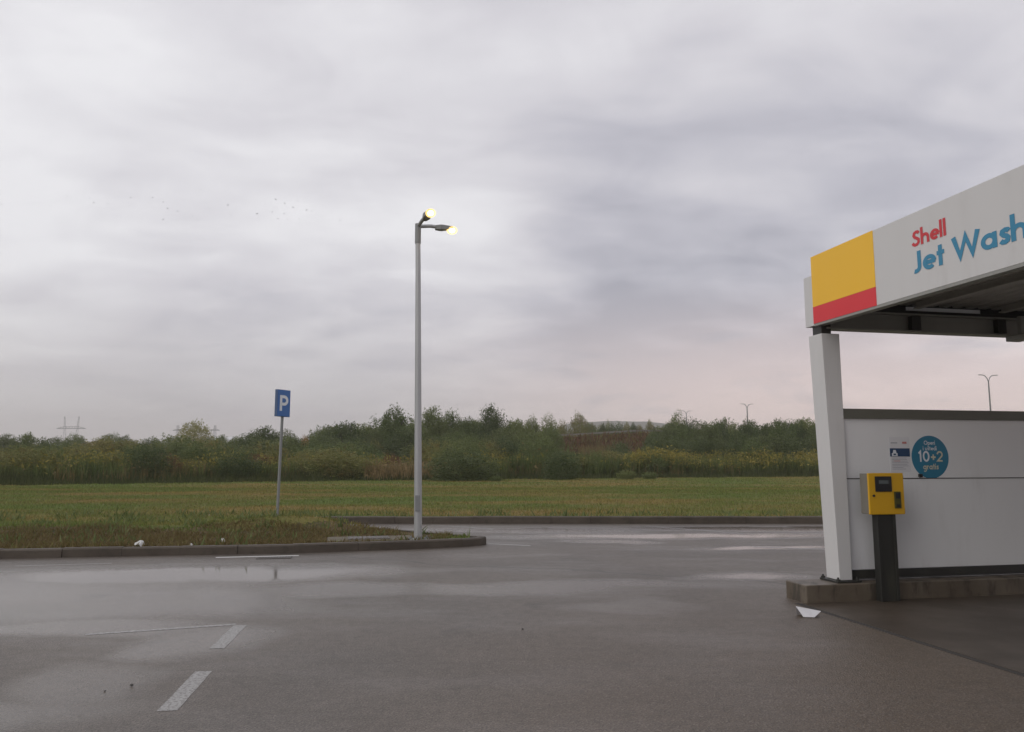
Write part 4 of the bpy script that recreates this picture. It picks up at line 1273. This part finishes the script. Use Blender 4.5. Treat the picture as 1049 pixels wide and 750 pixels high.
# ------------------------------------------------------------------ sky and sun
SUN_EL, SUN_AZ = math.radians(30), math.radians(-125)         # azimuth clockwise from +Y (view direction)
w = bpy.data.worlds.new('World'); scene.world = w; w.use_nodes = True
t = NT.__new__(NT); t.t = w.node_tree; t.t.nodes.clear(); t.out = t.n('ShaderNodeOutputWorld')
sky = t.n('ShaderNodeTexSky', sky_type='NISHITA', sun_disc=False, sun_elevation=SUN_EL, sun_rotation=SUN_AZ)
b1 = t.n('ShaderNodeBackground'); t.l(sky.outputs[0], b1.inputs[0]); b1.inputs[1].default_value = 0.06
dirv = t.n('ShaderNodeTexCoord').outputs['Generated']
sx = t.n('ShaderNodeSeparateXYZ'); t.l(dirv, sx.inputs[0])
zc = t.math('ADD', t.math('MAXIMUM', sx.outputs[2], 0.0), 0.16)
cx_ = t.math('DIVIDE', sx.outputs[0], zc); cy_ = t.math('DIVIDE', sx.outputs[1], zc)
cb_ = t.n('ShaderNodeCombineXYZ'); t.l(cx_, cb_.inputs[0]); t.l(cy_, cb_.inputs[1])
pl = cb_.outputs[0]
big = t.noise(t.mapping(pl, (0.6, 0.75, 1), (0, 0, .5), (3.1, 1.2, 0)), 0.7, 3, 0.5, 0.4)
med = t.noise(t.mapping(pl, (0.75, 1.1, 1), (0, 0, .75), (7.3, 2.2, 0)), 1.0, 5, 0.52, 0.6)
fine = t.noise(t.mapping(pl, (1, 1.3, 1), (0, 0, .75), (1.7, 5.1, 0)), 2.8, 5, 0.5, 0.6)
dens = t.math('ADD', t.math('ADD', t.math('MULTIPLY', big, 0.40), t.math('MULTIPLY', med, 0.42)), t.math('MULTIPLY', fine, 0.20))


def lobe(px, py, a, b_):
    """soft region of the sky round the direction of a point of the photo's sky: 1 inside radius a, 0 outside b (radians)"""
    u, w_ = (px - 524.5) / F_PX, (375 - py) / F_PX
    d = Vector((u, cp - w_ * sp2, sp2 + w_ * cp)).normalized()
    nd = t.n('ShaderNodeVectorMath', operation='DOT_PRODUCT'); t.l(dirv, nd.inputs[0]); nd.inputs[1].default_value = d
    return t.smooth(nd.outputs['Value'], math.cos(b_), math.cos(a), 0, 1)


dens = t.math('MULTIPLY_ADD', dens, 1.25, -0.125)
dens = t.math('ADD', dens, t.math('MULTIPLY', lobe(120, 270, .02, .26), 0.06))
dens = t.math('SUBTRACT', dens, t.math('MULTIPLY', lobe(500, 290, .02, .16), 0.05))
dens = t.math('ADD', dens, t.math('MULTIPLY', lobe(790, 240, .02, .40), 0.14))
dens = t.math('ADD', dens, t.math('MULTIPLY', lobe(520, 320, .02, .28), 0.05))
dens = t.math('ADD', dens, t.math('MULTIPLY', lobe(230, 370, .02, .35), 0.04))
dens = t.math('SUBTRACT', dens, t.math('MULTIPLY', lobe(60, 60, .05, .65), 0.11))
dens = t.math('SUBTRACT', dens, t.math('MULTIPLY', lobe(930, 20, .03, .45), 0.10))
c = t.n('ShaderNodeValToRGB'); t.l(dens, c.inputs[0])
cr_ = c.color_ramp
cr_.elements[0].position = 0.36; cr_.elements[0].color = (0.75, 0.745, 0.768, 1)
cr_.elements[1].position = 0.69; cr_.elements[1].color = (0.345, 0.345, 0.395, 1)
e = cr_.elements.new(0.50); e.color = (0.585, 0.573, 0.61, 1)
e = cr_.elements.new(0.59); e.color = (0.46, 0.455, 0.505, 1)
# near the horizon: grey-mauve to the left, pink-cream to the right
el = t.smooth(sx.outputs[2], 0.0, 0.24, 1, 0)
ax = t.smooth(sx.outputs[0], -0.25, 0.38, 0, 1)
hor = t.mix(ax, (0.46, 0.44, 0.445), (0.96, 0.745, 0.68))
clow = t.noise(t.mapping(dirv, (5, 5, 16)), 1.2, 4, .55, .4)
hor = t.mix(t.smooth(clow, .50, .68, 0, .55), hor, (0.42, 0.39, 0.42))
skyc = t.mix(t.math('MULTIPLY', el, 0.85), c.outputs[0], hor)
b2 = t.n('ShaderNodeBackground'); t.l(skyc, b2.inputs[0]); b2.inputs[1].default_value = 1.0
mx = t.n('ShaderNodeMixShader'); mx.inputs[0].default_value = 0.93
t.l(b1.outputs[0], mx.inputs[1]); t.l(b2.outputs[0], mx.inputs[2]); t.l(mx.outputs[0], t.out.inputs[0])

sd = bpy.data.lights.new('sun', 'SUN'); sd.energy = 0.6; sd.angle = math.radians(45); sd.color = (1.0, 0.95, 0.88)
so = bpy.data.objects.new('sun', sd); col.objects.link(so)
dsun = Vector((math.sin(SUN_AZ) * math.cos(SUN_EL), math.cos(SUN_AZ) * math.cos(SUN_EL), math.sin(SUN_EL)))
so.rotation_euler = dsun.to_track_quat('Z', 'Y').to_euler(); so.location = (0, 0, 30)

vs = scene.view_settings
vs.view_transform = 'Standard'; vs.look = 'None'; vs.exposure = 0.30; vs.gamma = 1.0; vs.use_curve_mapping = False
scene.cycles.max_bounces = 6
scene.cycles.transparent_max_bounces = 8
scene.cycles.volume_bounces = 1
scene.cycles.use_denoising = True
